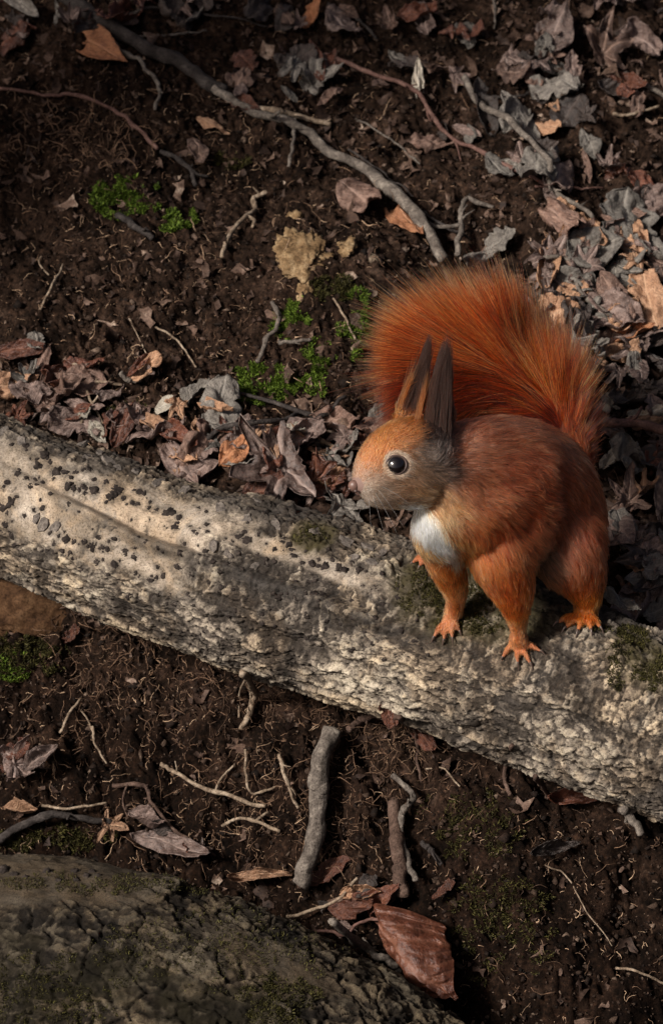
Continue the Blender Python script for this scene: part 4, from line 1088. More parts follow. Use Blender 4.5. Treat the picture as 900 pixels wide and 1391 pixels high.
twig('root', [(305, 1120, 4), (340, 1120, 6), (380, 1130, 4)], 5, 6, 'twig_pale', 'level pale root above the tan rolled strip', 'root', forks=[([(345, 1121), (358, 1110, 5), (366, 1108)], 4, 3)])
twig('root', [(85, 996, 4), (95, 970, 9), (108, 950, 4)], 5, 4, 'twig_pale', 'short straight root in the mossy soil under the log', 'root')
twig('root', [(125, 985, 4), (133, 1010, 9), (145, 1045, 4)], 5, 3, 'twig_pale', 'fraying pale root end near the short straight root', 'root', forks=[([(128, 995), (118, 975, 4), (108, 965)], 3, 2)])
twig('stalk', [(60, 1094, 12), (95, 1093, 16), (134, 1090, 12)], 5, 4, 'twig_pale', 'straight pale straw above the striped tan leaf', 'stalk', knots=0)
twig('stalk', [(388, 1243, 8), (425, 1237, 14), (460, 1222, 16), (496, 1194, 10)], 6, 5, 'twig_pale', 'thin greenish stem curving above the twig by the hanging leaf', 'stalk', knots=0)
twig('twig', [(446, 1276, 10), (490, 1286, 14), (520, 1296, 14), (548, 1308, 8)], 14, 12, 'twig_grey', 'gnarled grey twig pointing at the hanging leaf')
twig('stalk', [(440, 1260, 10), (480, 1264, 20), (520, 1256, 26), (556, 1240, 34)], 6, 5, 'twig_red', 'dark arched stalk reaching to the hanging leaf', 'stalk', knots=0)
twig('stick', [(846, 1078, 6), (856, 1105, 10), (870, 1140, 5)], 15, 14, 'twig_grey', 'short grey stick in the shade below the log', 'stick')
twig('root', [(697, 1010, 6), (697, 1050, 9), (697, 1080, 4)], 8, 7, 'twig_brown', 'short upright brown root in the shade of the log', 'root')
twig('root', [(730, 1045, 6), (742, 1072, 9), (750, 1092, 4)], 9, 7, 'twig_brown', 'brown root stub near the curled bark strip', 'root')
twig('stalk', [(578, 1042, 4), (605, 1058, 8), (626, 1070, 4)], 3, 3, 'twig_pale', 'fine straw on the shaded bank beside the hanging root', 'stalk', knots=0)
twig('stalk', [(830, 1315, 4), (865, 1325, 8), (905, 1338, 4)], 5, 4, 'twig_pale', 'pale straw on the dark lower bank', 'stalk', knots=0)
twig('stalk', [(735, 1182, 4), (765, 1192, 8), (800, 1235, 8), (830, 1290, 4)], 3, 2, 'twig_pale', 'long fine straw trailing down the dark bank', 'stalk', knots=0)
twig('root', [(0, 1142, 10), (60, 1120, 14), (150, 1112, 10)], 16, 10, 'twig_dark', 'dark half-buried root lying above the mossy log', 'root')

# ------------------------------------------------------------------ rotten wood, clay lump
def lump(name, px, py, sx, sy, sz, mat, seed, label, cat, jag=.3, sub=5, hitf=hit, dep=0):
    loc, nor = hitf(px, py)
    bm = bmesh.new(); bmesh.ops.create_icosphere(bm, subdivisions=sub, radius=1)
    co = np.array([v.co for v in bm.verts]); bm_f = np.array([[v.index for v in f.verts] for f in bm.faces]); bm.free()
    k = 1 + jag * fbm(co[:, 0] * 1.6 + seed, co[:, 1] * 1.6, co[:, 2] * 1.6, 3, seed) + jag * .5 * fbm(co[:, 0] * 7, co[:, 1] * 7 + seed, co[:, 2] * 7, 3, seed + 5)
    v = co * k[:, None] * np.array([sx, sy, sz]) * M
    # local axes: x right, y towards picture-up in the surface, z along the normal
    n_ = np.array(nor); a = RGT - n_ * (RGT @ n_); a /= np.linalg.norm(a); b = np.cross(n_, a)
    v = v[:, :1] * a + v[:, 1:2] * b + v[:, 2:] * n_
    o = obj(name, np_mesh(name, v, bm_f, MS[mat]), None, loc - nor * dep * M)
    return tag(o, label, cat)
lump('rotten_wood', 412, 350, 34, 38, 10, 'rotten', 3, 'crumbling ochre piece of rotten wood on the soil above the moss', 'wood', .75)
lump('rotten_wood', 412, 398, 11, 26, 8, 'rotten', 5, 'narrow orange sliver of rotten wood below the ochre piece', 'wood', .6, 4)
lump('rotten_wood', 470, 336, 13, 20, 7, 'rotten', 8, 'small hollow pale scrap of rotten wood near the branch', 'wood', .7, 4)
lump('rotten_wood', 508, 352, 14, 7, 6, 'twig_pale', 9, 'tiny cream wood chip beside the branch end', 'wood', .4, 4)
lump('rotten_wood', 400, 296, 13, 12, 8, 'rotten', 12, 'tiny ochre wood crumb beside the pale forked twig', 'wood', .6, 4)
lump('clay_lump', 38, 828, 78, 46, 24, 'clay', 4, 'smooth rusty clay lump wedged under the left of the log', 'clay', .28)

# ------------------------------------------------------------------ uncountable litter
def scatter_px(n, fn):
    out = []
    while len(out) < n:
        px = random.uniform(-40, 940); py = random.uniform(-40, 1430)
        if random.random() < fn(px, py):
            o_, d_ = ray(px, py)
            loc, nor, _, dist = gbvh.ray_cast(o_, d_)
            if loc is None: continue
            out.append((loc, nor if nor.z > 0 else -nor, px, py))
    return out

ico = bmesh.new(); bmesh.ops.create_icosphere(ico, subdivisions=1, radius=1)
ICV = np.array([v.co for v in ico.verts]); ICF = np.array([[v.index for v in f.verts] for f in ico.faces]); ico.free()
OCV = np.array([[1, 0, 0], [-1, 0, 0], [0, 1, 0], [0, -1, 0], [0, 0, 1], [0, 0, -1.0]])
OCF = np.array([[0, 2, 4], [2, 1, 4], [1, 3, 4], [3, 0, 4], [2, 0, 5], [1, 2, 5], [3, 1, 5], [0, 3, 5]])
bag = Bag()
for loc, nor, px, py in scatter_px(26000, lambda x, y: 1.0):
    r = M * min(7, .7 + random.expovariate(1 / 1.1))
    v = (OCV + (rng.random((6, 3)) - .5) * .9) * r * np.array([random.uniform(.7, 1.5), random.uniform(.7, 1.5), random.uniform(.5, 1)])
    bag.add(v + np.array(loc) + np.array(nor) * r * .2, OCF, random.random() ** 1.6)
tag(obj('soil_crumbs', bag.mesh('soil_crumbs', MS['crumb'])), 'loose dark soil crumbs scattered over the bank', 'soil', kind='stuff')

# leaf scraps
bag = Bag()
def dens(x, y):
    if y < 330 and x > 420: return .8
    if y < 120: return .6
    if x > 760 and y < 900: return 1.0
    if 500 < y < 760 and x < 560: return 1.0
    if y > 850: return .10
    return .34
for loc, nor, px, py in scatter_px(3400, dens):
    s = M * min(15, 3 + random.expovariate(1 / 3.6))
    nu_, nv_ = 4, 3
    uu, vv_ = np.meshgrid(np.linspace(-1, 1, nu_), np.linspace(-1, 1, nv_), indexing='ij')
    q = np.stack([uu * (1 + .35 * rng.standard_normal(uu.shape)), vv_ * (.45 + .3 * rng.standard_normal(uu.shape)), .35 * rng.standard_normal(uu.shape) + .3 * uu * uu], -1).reshape(-1, 3) * s
    up = (nor + Vector(rng.standard_normal(3) * .35)).normalized()
    ax = up.orthogonal().normalized(); ax.rotate(Quaternion(up, random.uniform(0, 6.28)))
    R = np.array([ax, up.cross(ax), up])
    bag.add(q @ R + np.array(loc) + np.array(nor) * s * .25, grid_faces(nu_, nv_))
tag(obj('leaf_scraps', bag.mesh('leaf_scraps', MS['scrap'])), 'broken leaf scraps strewn through the litter', 'litter', kind='stuff')

# rootlets and straw
bag = Bag()
def rdens(x, y):
    if y > 840 and x < 560: return 1.0
    if 100 < y < 560 and x < 540: return .9
    if y > 980: return .45
    return .3
for loc, nor, px, py in scatter_px(7500, rdens):
    L = M * random.uniform(8, 26) * (2.2 if random.random() < .18 else 1); n_ = 9
    up = nor; ax = up.orthogonal().normalized(); ax.rotate(Quaternion(up, random.uniform(0, 6.28)))
    d = np.array(ax); pts = [np.array(loc) - np.array(up) * M * 1.5]
    for i in range(n_ - 1):
        d = d + rng.standard_normal(3) * .38 + np.array(up) * (.10 if i < 2 else -.10)
        d /= np.linalg.norm(d); pts.append(pts[-1] + d * L / n_)
    v, f = tube(pts, np.linspace(1, .5, n_) * M * random.uniform(.45, 1.0) * (1.5 if random.random() < .08 else 1), 3)
    bag.add(v, f)
# the wiry root mat at the upper left
for k in range(240):
    px = random.gauss(105, 55); py = random.gauss(195, 28)
    loc, nor = hit(px, py)
    L = M * random.uniform(25, 60); n_ = 9
    d = rng.standard_normal(3) * .6 + np.array(nor) * .5; d /= np.linalg.norm(d); pts = [np.array(loc)]
    for i in range(n_ - 1):
        d = d + rng.standard_normal(3) * .45 - np.array(nor) * .10; d /= np.linalg.norm(d); pts.append(pts[-1] + d * L / n_)
    v, f = tube(pts, np.linspace(1, .6, n_) * M * random.uniform(.6, 1.2), 4); bag.add(v, f, random.uniform(.1, .5))
# tangles of fine roots in the cut bank and under the log
for k in range(1200):
    if k % 3 == 0:
        px = random.uniform(60, 560); py = 672 + px * .348 + random.uniform(112, 165)
    else:
        cx, cy, rr_ = random.choice([(330, 1010, 60), (180, 960, 60), (400, 1060, 45), (250, 1100, 60), (110, 930, 50), (460, 1130, 50), (350, 1140, 40), (640, 1040, 60), (520, 1020, 40)])
        px = random.gauss(cx, rr_); py = random.gauss(cy, rr_ * .6)
    if loghit(px, py)[0] is not None: continue
    loc, nor = hit(px, py)
    L = M * random.uniform(18, 60); n_ = 9
    d = rng.standard_normal(3) * .7 + np.array(nor) * .45; d /= np.linalg.norm(d); pts = [np.array(loc)]
    for i in range(n_ - 1):
        d = d + rng.standard_normal(3) * .42 - np.array(nor) * .09 + np.array([0, 0, -.06]); d /= np.linalg.norm(d); pts.append(pts[-1] + d * L / n_)
    v, f = tube(pts, np.linspace(1, .5, n_) * M * random.uniform(.4, 1.05), 3); bag.add(v, f, random.uniform(.05, .5))
tag(obj('rootlets', bag.mesh('rootlets', MS['root'])), 'fine pale rootlets and fibres threading the soil', 'roots', kind='stuff')

# moss: tiny blades in cushions
def moss(px, py, rx, ry, n, mat, label, hitf=anyhit, size=4.6, parent=None, cushion=6):
    bag = Bag(); seed = random.randrange(99)
    n = int(n * 3.0)
    A_ = rng.random(n) * 6.2832; Rr = np.sqrt(rng.random(n))
    X_ = px + np.cos(A_) * Rr * rx; Y_ = py + np.sin(A_) * Rr * ry
    NZ = fbm(X_ * .06, Y_ * .06, None, 3, seed)
    ok = NZ > -.38 + Rr * .5
    for x, y, nz in zip(X_[ok], Y_[ok], NZ[ok]):
        loc, nor = hitf(x, y)
        if nor is None: continue
        d = (nor + Vector(rng.standard_normal(3) * .55)).normalized()
        s = size * M * random.uniform(.5, 1.2)
        side = d.orthogonal().normalized(); side.rotate(Quaternion(d, random.uniform(0, 6.28)))
        b = np.array(loc) + np.array(nor) * M * cushion * max(0, nz + .3) * random.uniform(0, 1)
        d = np.array(d); side = np.array(side)
        bend = rng.standard_normal(3) * .25 * s
        v = np.array([b - side * s * .10, b + side * s * .10, b + d * s * .6 + side * s * .16 + bend * .4, b + d * s * .6 - side * s * .16 + bend * .4, b + d * s * 1.2 + bend])
        bag.add(v, [np.array([[0, 1, 2, 3]]), np.array([[3, 2, 4]])])
    if bag.n == 0: return
    me = bag.mesh('moss_patch', MS[mat])
    if parent:
        o = child('moss', me, parent); o['kind'] = 'stuff'
        return o
    return tag(obj('moss_patch', me), label, 'moss', kind='stuff')
moss(172, 270, 48, 30, 3600, 'moss', 'bright green moss cushion above the short dark stick')
moss(232, 297, 34, 20, 1500, 'moss', 'thin green moss strip touching the bright cushion')
moss(315, 218, 26, 14, 500, 'moss_dark', 'faint dull green moss on soil below the straw leaf')
moss(395, 428, 34, 34, 3600, 'moss', 'green moss around the hook shaped twig')
moss(355, 522, 54, 28, 4600, 'moss', 'largest green moss cushion between soil and forked twig')
moss(432, 500, 26, 42, 2400, 'moss', 'narrow green moss patch right of the largest cushion')
moss(484, 445, 28, 52, 3000, 'moss', 'green moss patch beside the squirrel tail')
moss(450, 390, 30, 22, 1200, 'moss_dark', 'brownish dry moss above the patch by the tail')
moss(170, 565, 34, 18, 900, 'moss_dark', 'olive moss in the leaf drift near the whitish leaf')
moss(40, 890, 56, 34, 2600, 'moss_dark', 'dim moss under the left of the log by the clay lump')
moss(20, 905, 30, 20, 700, 'moss', 'small green moss tuft below the clay lump')
moss(640, 1120, 80, 50, 1500, 'moss_dark', 'dark moss on the shaded bank right of the stub')
moss(680, 1260, 80, 80, 2200, 'moss_dark', 'dark moss right of the hanging leaf')
moss(60, 1140, 130, 18, 2200, 'moss_dark', 'brown moss fringe along the top of the mossy log')
for a in ((640, 815, 80, 48, 4200), (870, 905, 55, 42, 2800), (575, 800, 40, 38, 1400), (840, 862, 40, 14, 1000), (420, 728, 24, 14, 300)):
    moss(*a, 'moss_dark', '', loghit, 3.2, fallen_log, 2)
def fhit(x, y):
    o_, d_ = ray(x, y); loc, nor, _, _ = fb.ray_cast(o_, d_)
    if loc is not None and nor.dot(d_) > 0: nor = -nor
    return loc, nor
for a in ((60, 1350, 120, 60, 2600), (380, 1360, 60, 40, 1500), (180, 1200, 180, 20, 1500), (300, 1290, 180, 60, 1800)):
    moss(*a, 'moss_dark', '', fhit, 3.4, flog, 2)

# ------------------------------------------------------------------ the squirrel
SQ = obj('squirrel', None, loc=np.array(loghit(705, 885)[0]))
tag(SQ, 'rust red squirrel with black ear tufts standing on the log', 'squirrel')
parts = []
_ic = {}
def icos(sub):
    if sub not in _ic:
        b = bmesh.new(); bmesh.ops.create_icosphere(b, subdivisions=sub, radius=1)
        _ic[sub] = (np.array([v.co for v in b.verts]), np.array([[v.index for v in f.verts] for f in b.faces])); b.free()
    return _ic[sub]
sb = Bag()
def blob(p, r, sub=2):
    v, f = icos(sub)
    sb.add(v * r * M + P(*p), f)
def ell(p, axes, radii, sub=3):
    v, f = icos(sub)
    A = np.array(axes, float)
    q = (v * np.array(radii) * M) @ A
    sb.add(q + P(*p), f)
def chain(pts, radii, step=.3):
    pts = np.array(pts, float); radii = np.array(radii, float)
    m = max(6, 5 * len(pts)); pp = catmull(np.c_[pts, radii], m)
    L = np.r_[0, np.cumsum(np.linalg.norm(np.diff(pp[:, :3], axis=0), axis=1))]
    s = 0
    while s <= L[-1]:
        q = [np.interp(s, L, pp[:, k]) for k in range(4)]
        blob(q[:3], max(q[3], 1.5), 2 if q[3] > 8 else 1)
        s += max(q[3] * step, .8)
def LP(px, py, lift):
    loc, nor = loghit(px, py)
    if loc is None:
        return None
    return unP(np.array(loc + nor * lift * M))

# torso: rump, loin, back, ribcage, shoulders, neck
chain([(742, 700, -190), (728, 664, -215), (700, 646, -248), (668, 665, -278), (640, 688, -296), (618, 668, -312), (602, 645, -322)], [75, 75, 74, 71, 65, 55, 49], .18)
chain([(750, 706, -180), (762, 676, -160)], [66, 46], .2)
chain([(690, 690, -255), (740, 705, -205)], [66, 66], .2)       # belly
chain([(640, 690, -300), (605, 705, -315), (598, 725, -300)], [56, 42, 34], .2)   # breast
chain([(702, 690, -262), (692, 738, -278)], [60, 42], .2)
chain([(602, 640, -322), (650, 632, -300), (700, 645, -262)], [50, 62, 74], .2)
chain([(742, 705, -215), (768, 738, -215)], [60, 48], .2)
# head: skull, cheeks, muzzle
HD = np.array([-.88, .20, -.42]); HD /= np.linalg.norm(HD)
chain([(602, 640, -322), (572, 618, -338), (548, 618, -352)], [50, 50, 44], .15)
chain([(548, 612, -352), (524, 622, -364), (508, 640, -376), (494, 656, -384)], [41, 35, 27, 16], .15)
chain([(560, 650, -352), (530, 662, -368), (506, 671, -382)], [38, 27, 15], .15)
chain([(558, 648, -335), (520, 655, -352)], [36, 20], .2)
chain([(545, 640, -366), (515, 652, -380), (498, 660, -386)], [30, 24, 16], .15)
blob((486, 658, -388), 10.0); blob((483, 664, -388), 6)
# brow above the eye
chain([(552, 612, -385), (530, 612, -390)], [12, 9], .2)
# ears
def ear(base, tip, width, back, rim=4.2, nh=22, nw=9):
    base = np.array(base, float); tip = np.array(tip, float); back = np.array(back, float)
    ax = tip - base; ax /= np.linalg.norm(ax)
    back = back - ax * (back @ ax); back /= np.linalg.norm(back)
    sd = np.cross(ax, back)
    for i in range(nh):
        h = i / (nh - 1)
        wd_ = width * (np.sin(math.pi * min(1, h * .72 + .26)) ** .8)
        for j in range(nw):
            w = -1 + 2 * j / (nw - 1)
            p = base + (tip - base) * h + sd * w * wd_ - back * (-1) * (1 - w * w) * width * .55
            blob(p, rim, 1)
ear((592, 628, -345), (600, 528, -338), 21, (.25, .1, 1))
ear((548, 575, -322), (574, 508, -316), 15, (.3, .1, 1))

toes = []
def paw(wrist, palm, tips, rp, rt, spread=.55):
    wl = LP(palm[0], palm[1], rp * .75)
    if wl is None: wl = np.array([palm[0], palm[1], -115.0])
    chain([wrist, wl], [rp * 1.25, rp], .25)
    for (tx, ty) in tips:
        tp = LP(tx, ty, rt * .8)
        if tp is None: tp = np.array([tx, ty, wl[2] - 6.0])
        mid = (np.array(wl) * .42 + tp * .58)
        up = np.array([0, -.55, -.6]) * rt * 1.1
        chain([wl, mid + up, tp], [rt * 1.15, rt * 1.0, rt * .72], .25)
        toes.append((mid + up, tp, rt))
    return wl
# near fore leg
w = paw((704, 866, -232), (705, 871), [(681, 893), (703, 900), (721, 899), (733, 887)], 10, 4.8)
chain([(668, 716, -284), (682, 760, -286), (696, 806, -272), (702, 840, -250), (704, 868, -230)], [52, 41, 25, 13.5, 10], .2)
# far fore leg
w = paw((616, 828, -200), (611, 838), [(590, 866), (603, 869), (614, 864), (624, 857)], 10, 4.8)
chain([(604, 730, -285), (606, 764, -262), (618, 800, -228), (617, 826, -204), (613, 840, -195)], [34, 24, 16, 11, 9], .2)
# near hind leg
w = paw((795, 824, -190), (790, 838), [(759, 846), (770, 855), (786, 859), (801, 859), (813, 855)], 13, 5.4)
chain([(756, 708, -205), (768, 746, -218), (788, 785, -208), (797, 812, -196), (793, 832, -192)], [60, 48, 30, 17, 12.5], .2)
# far hind leg, mostly hidden
w = paw((598, 742, -120), (578, 756), [(562, 765), (568, 772), (582, 778)], 10, 4.6)
chain([(700, 705, -165), (650, 728, -130), (610, 738, -118), (590, 748, -118)], [56, 36, 17, 11], .25)
# tail core
TAIL = [(772, 655, -135), (776, 615, -112), (765, 575, -98), (738, 540, -90), (702, 515, -86), (662, 502, -88), (625, 498, -92), (598, 502, -96)]
chain(TAIL, [26, 20, 16, 14, 12, 10, 8, 5], .3)

raw = sb.mesh('body', None)
tmp = obj('tmp', raw)
md = tmp.modifiers.new('r', 'REMESH'); md.mode = 'VOXEL'; md.voxel_size = .0008; md.use_smooth_shade = True
dg = bpy.context.evaluated_depsgraph_get()
body = bpy.data.meshes.new_from_object(tmp.evaluated_get(dg))
bpy.data.objects.remove(tmp)
_n = len(body.vertices)
_c = np.zeros(_n * 3, np.float32); body.vertices.foreach_get('co', _c); _q = unP(_c.reshape(-1, 3))
_e = np.zeros(len(body.edges) * 2, np.int32); body.edges.foreach_get('vertices', _e); _e = _e.reshape(-1, 2)
_w = np.ones(_n)
for t0, t1, r in toes: _w = np.minimum(_w, .12 + .88 * sstep(14, 40, np.linalg.norm(_q - t1, axis=1)))
_w = np.minimum(_w, .15 + .85 * sstep(0, 25, _q[:, 1] - 570 + .0 * _q[:, 0]) + (_q[:, 0] > 625))       # ears stay thin
_w = np.minimum(_w, .3 + .7 * sstep(20, 60, np.hypot(_q[:, 0] - 490, _q[:, 1] - 660)))
_w = np.clip(_w, 0, 1)
_x = _c.reshape(-1, 3).astype(float)
deg = np.bincount(_e.ravel(), minlength=_n)[:, None]
for it in range(48):
    acc = np.zeros_like(_x)
    for k in range(3):
        acc[:, k] = np.bincount(_e[:, 0], _x[_e[:, 1], k], _n) + np.bincount(_e[:, 1], _x[_e[:, 0], k], _n)
    _x += (acc / deg - _x) * (.6 * _w)[:, None]
body.vertices.foreach_set('co', _x.astype(np.float32).ravel()); body.update()
body.polygons.foreach_set('use_smooth', [True] * len(body.polygons))
body.name = 'body'
nvb = len(body.vertices)
bco = np.zeros(nvb * 3, np.float32); body.vertices.foreach_get('co', bco); bco = bco.reshape(-1, 3)

# colour guides (photo px, px, depth px): (r,g,b) fur albedo
CG = [
 ((520, 585, -385), (.46, .175, .058)), ((500, 620, -392), (.52, .20, .075)), ((545, 565, -370), (.46, .155, .048)), ((560, 590, -385), (.40, .15, .055)), ((520, 610, -395), (.50, .175, .058)),
 ((484, 648, -392), (.46, .27, .18)), ((497, 668, -398), (.38, .29, .22)), ((508, 658, -398), (.28, .18, .12)), ((520, 672, -395), (.30, .21, .15)), ((545, 672, -385), (.30, .17, .10)),
 ((560, 640, -392), (.24, .145, .09)), ((585, 650, -385), (.19, .12, .08)), ((580, 615, -390), (.20, .15, .12)), ((570, 670, -380), (.30, .16, .085)), ((600, 680, -370), (.38, .20, .10)), ((595, 700, -365), (.42, .22, .11)),
 ((620, 620, -360), (.24, .13, .095)), ((650, 600, -320), (.30, .15, .11)), ((700, 575, -280), (.33, .17, .13)), ((760, 600, -220), (.30, .14, .10)), ((640, 660, -365), (.24, .11, .07)),
 ((680, 650, -330), (.25, .095, .062)), ((720, 650, -300), (.24, .092, .062)), ((660, 720, -350), (.33, .095, .040)), ((700, 700, -320), (.27, .088, .048)), ((625, 740, -345), (.46, .16, .065)),
 ((800, 660, -190), (.32, .11, .062)), ((790, 720, -230), (.30, .085, .042)), ((760, 740, -240), (.25, .085, .048)), ((815, 750, -200), (.30, .09, .045)), ((790, 785, -220), (.34, .08, .030)),
 ((800, 815, -200), (.50, .15, .03)), ((790, 840, -205), (.50, .15, .035)), ((738, 745, -250), (.20, .14, .10)), ((735, 712, -280), (.22, .085, .05)), ((722, 742, -250), (.14, .08, .055)),
 ((690, 780, -310), (.38, .095, .030)), ((700, 820, -285), (.46, .115, .032)), ((705, 860, -245), (.52, .19, .08)), ((706, 885, -220), (.50, .17, .07)), ((660, 770, -330), (.44, .14, .055)),
 ((600, 780, -270), (.48, .145, .05)), ((615, 820, -235), (.48, .17, .07)), ((612, 850, -205), (.48, .18, .08)), ((575, 735, -320), (.46, .20, .09)), ((575, 765, -120), (.42, .13, .05)),
 ((590, 600, -348), (.045, .030, .026)), ((598, 560, -342), (.04, .024, .02)), ((602, 530, -340), (.05, .024, .018)), ((606, 625, -345), (.05, .032, .027)), ((586, 602, -388), (.045, .034, .030)), ((597, 620, -380), (.05, .038, .033)), ((606, 600, -370), (.04, .027, .023)), ((606, 640, -372), (.07, .048, .038)), ((590, 580, -375), (.03, .02, .017)), ((570, 548, -340), (.16, .05, .02)), ((566, 580, -350), (.32, .12, .045)),
 ((565, 525, -318), (.07, .028, .02)), ((574, 505, -316), (.055, .024, .018)), ((552, 555, -325), (.14, .05, .025)), ((536, 562, -335), (.42, .15, .045)), ((560, 540, -322), (.05, .02, .013)),
 ((780, 600, -110), (.30, .075, .025)), ((700, 505, -90), (.28, .07, .02)),
]
CGP = np.array([c[0] for c in CG], float); CGC = np.array([c[1] for c in CG], float)
backz = (CGP[:, 0] > 612) & (CGP[:, 1] < 705) & (CGP[:, 2] < -150)
CGC[backz] *= np.array([1.20, .98, .84])
FG = [ # fur flow: position, direction in (px right, px down, depth)
 ((490, 640, -390), (.25, -1, .1)), ((505, 605, -385), (.45, -.9, .3)), ((535, 570, -370), (.8, -.5, .4)), ((505, 668, -395), (1, .15, .1)), ((535, 668, -390), (1, .2, .2)), ((560, 625, -390), (1, .15, .3)),
 ((580, 660, -380), (1, .35, .3)), ((610, 690, -360), (.9, .6, .3)), ((620, 620, -355), (1, .1, .6)), ((660, 600, -310), (1, -.05, .7)), ((720, 575, -260), (1, .15, .8)), ((780, 620, -200), (.8, .6, .8)),
 ((650, 670, -360), (1, .5, .4)), ((700, 660, -315), (1, .42, .6)), ((740, 670, -280), (1, .45, .6)), ((800, 680, -200), (.5, 1, .5)), ((770, 730, -250), (.55, .9, .2)), ((815, 740, -200), (.25, 1, .3)),
 ((790, 790, -215), (.2, 1, .1)), ((795, 820, -200), (-.1, 1, -.1)), ((785, 845, -205), (-.4, 1, -.3)), ((740, 740, -250), (.9, .4, .4)), ((660, 730, -345), (.5, .9, .2)), ((680, 780, -315), (.3, 1, .15)),
 ((700, 830, -280), (.1, 1, .1)), ((705, 875, -235), (0, 1, -.2)), ((590, 720, -335), (.45, 1, .1)), ((600, 780, -275), (.25, 1, .2)), ((614, 830, -220), (0, 1, -.1)), ((605, 855, -200), (-.3, 1, -.2)),
 ((595, 620, -350), (.1, -1, 0)), ((600, 550, -342), (.12, -1, 0)), ((565, 530, -318), (.3, -1, 0)), ((550, 560, -325), (.35, -1, 0)), ((572, 560, -340), (.1, -1, 0)), ((575, 765, -120), (-.7, .6, -.2)),
 ((785, 610, -115), (-.1, -1, .2)), ((700, 505, -90), (-1, -.4, 0)),
]
FGP = np.array([c[0] for c in FG], float); FGD = np.array([c[1] for c in FG], float); FGD /= np.linalg.norm(FGD, axis=1, keepdims=True)
def idw(q, gp, gv, p=4.0):
    out = np.zeros((len(q), gv.shape[1]))
    for i in range(0, len(q), 8000):
        d = np.linalg.norm((q[i:i + 8000, None] - gp[None]) * np.array([1, 1, .7]), axis=2) + 3
        w = d ** -p; w /= w.sum(1, keepdims=True)
        out[i:i + 8000] = w @ gv
    return out
EYE = np.array([538.5, 631.0])
def in_poly(x, y, poly):
    ins = np.zeros(x.shape, bool); n = len(poly)
    for i in range(n):
        x1, y1 = poly[i]; x2_, y2_ = poly[(i + 1) % n]
        c = ((y1 > y) != (y2_ > y)) & (x < (x2_ - x1) * (y - y1) / (y2_ - y1 + 1e-9) + x1)
        ins ^= c
    return ins
WHITE = [(536, 684), (560, 683), (585, 692), (600, 715), (614, 742), (630, 762), (618, 770), (598, 760), (578, 735), (556, 708)]
def fur_colour(q):
    j = rng.standard_normal((len(q), 3)) * np.array([5, 5, 4])
    c = idw(q + j, CGP, CGC)
    de = np.hypot(q[:, 0] - EYE[0], q[:, 1] - EYE[1])
    ring = (de < 19.5) & (q[:, 2] < -360)
    c[ring] = np.array([.58, .42, .30])
    wz = in_poly(q[:, 0] + rng.normal(0, 2.5, len(q)), q[:, 1] + rng.normal(0, 2.5, len(q)), WHITE) & (q[:, 2] < -230)
    c[wz] = np.array([.93, .85, .70])
    return c

# skin colours as a colour attribute (the same pelage pattern)
bq = unP(bco)
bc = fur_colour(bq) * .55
nose = (np.hypot(bq[:, 0] - 482, bq[:, 1] - 660) < 12) & (bq[:, 2] < -380)
bc[nose] = (.16, .095, .075)
ca = body.attributes.new('pelage', 'FLOAT_COLOR', 'POINT')
ca.data.foreach_set('color', np.c_[bc, np.ones(nvb)].astype(np.float32).ravel())
m, n, l, b = nmat('skin')
l.new(attr(n, 'pelage').outputs['Color'], b.inputs['Base Color']); b.inputs['Roughness'].default_value = .75
body.materials.clear(); body.materials.append(m)
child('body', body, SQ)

# hair shader
def mat_fur(name, rough=.42, coat=0, ior=1.4):
    m = bpy.data.materials.new(name); m.use_nodes = True
    n = m.node_tree.nodes; l = m.node_tree.links
    n.remove(n['Principled BSDF'])
    h = n.new('ShaderNodeBsdfHairPrincipled')
    h.parametrization = 'COLOR'
    l.new(attr(n, 'pelage').outputs['Color'], h.inputs['Color'])
    h.inputs['Roughness'].default_value = rough
    h.inputs['Radial Roughness'].default_value = .55
    h.inputs['Random Roughness'].default_value = .2
    h.inputs['IOR'].default_value = ior
    l.new(h.outputs[0], n['Material Output'].inputs[0])
    return m
FUR = mat_fur('fur')
FUR_DARK = mat_fur('dark_fur', .6, 0, 1.22)

def hair_object(name, pts, rad, colr, mat):
    """pts (N,K,3) rad (N,K) colr (N,K,3)"""
    N, K = pts.shape[:2]
    c = bpy.data.hair_curves.new(name)
    c.add_curves([K] * N)
    pa = c.attributes.get('position') or c.attributes.new('position', 'FLOAT_VECTOR', 'POINT')
    pa.data.foreach_set('vector', pts.astype(np.float32).ravel())
    ra = c.attributes.get('radius') or c.attributes.new('radius', 'FLOAT', 'POINT')
    ra.data.foreach_set('value', rad.astype(np.float32).ravel())
    co = c.attributes.new('pelage', 'FLOAT_COLOR', 'POINT')
    co.data.foreach_set('color', np.concatenate([colr, np.ones((N, K, 1))], -1).astype(np.float32).ravel())
    c.materials.append(mat)
    o = bpy.data.objects.new(name, c)
    COL.objects.link(o)
    o.parent = SQ
    o.matrix_parent_inverse = Matrix.Translation(-Vector(SQ.location))
    o['kind'] = 'stuff'
    return o

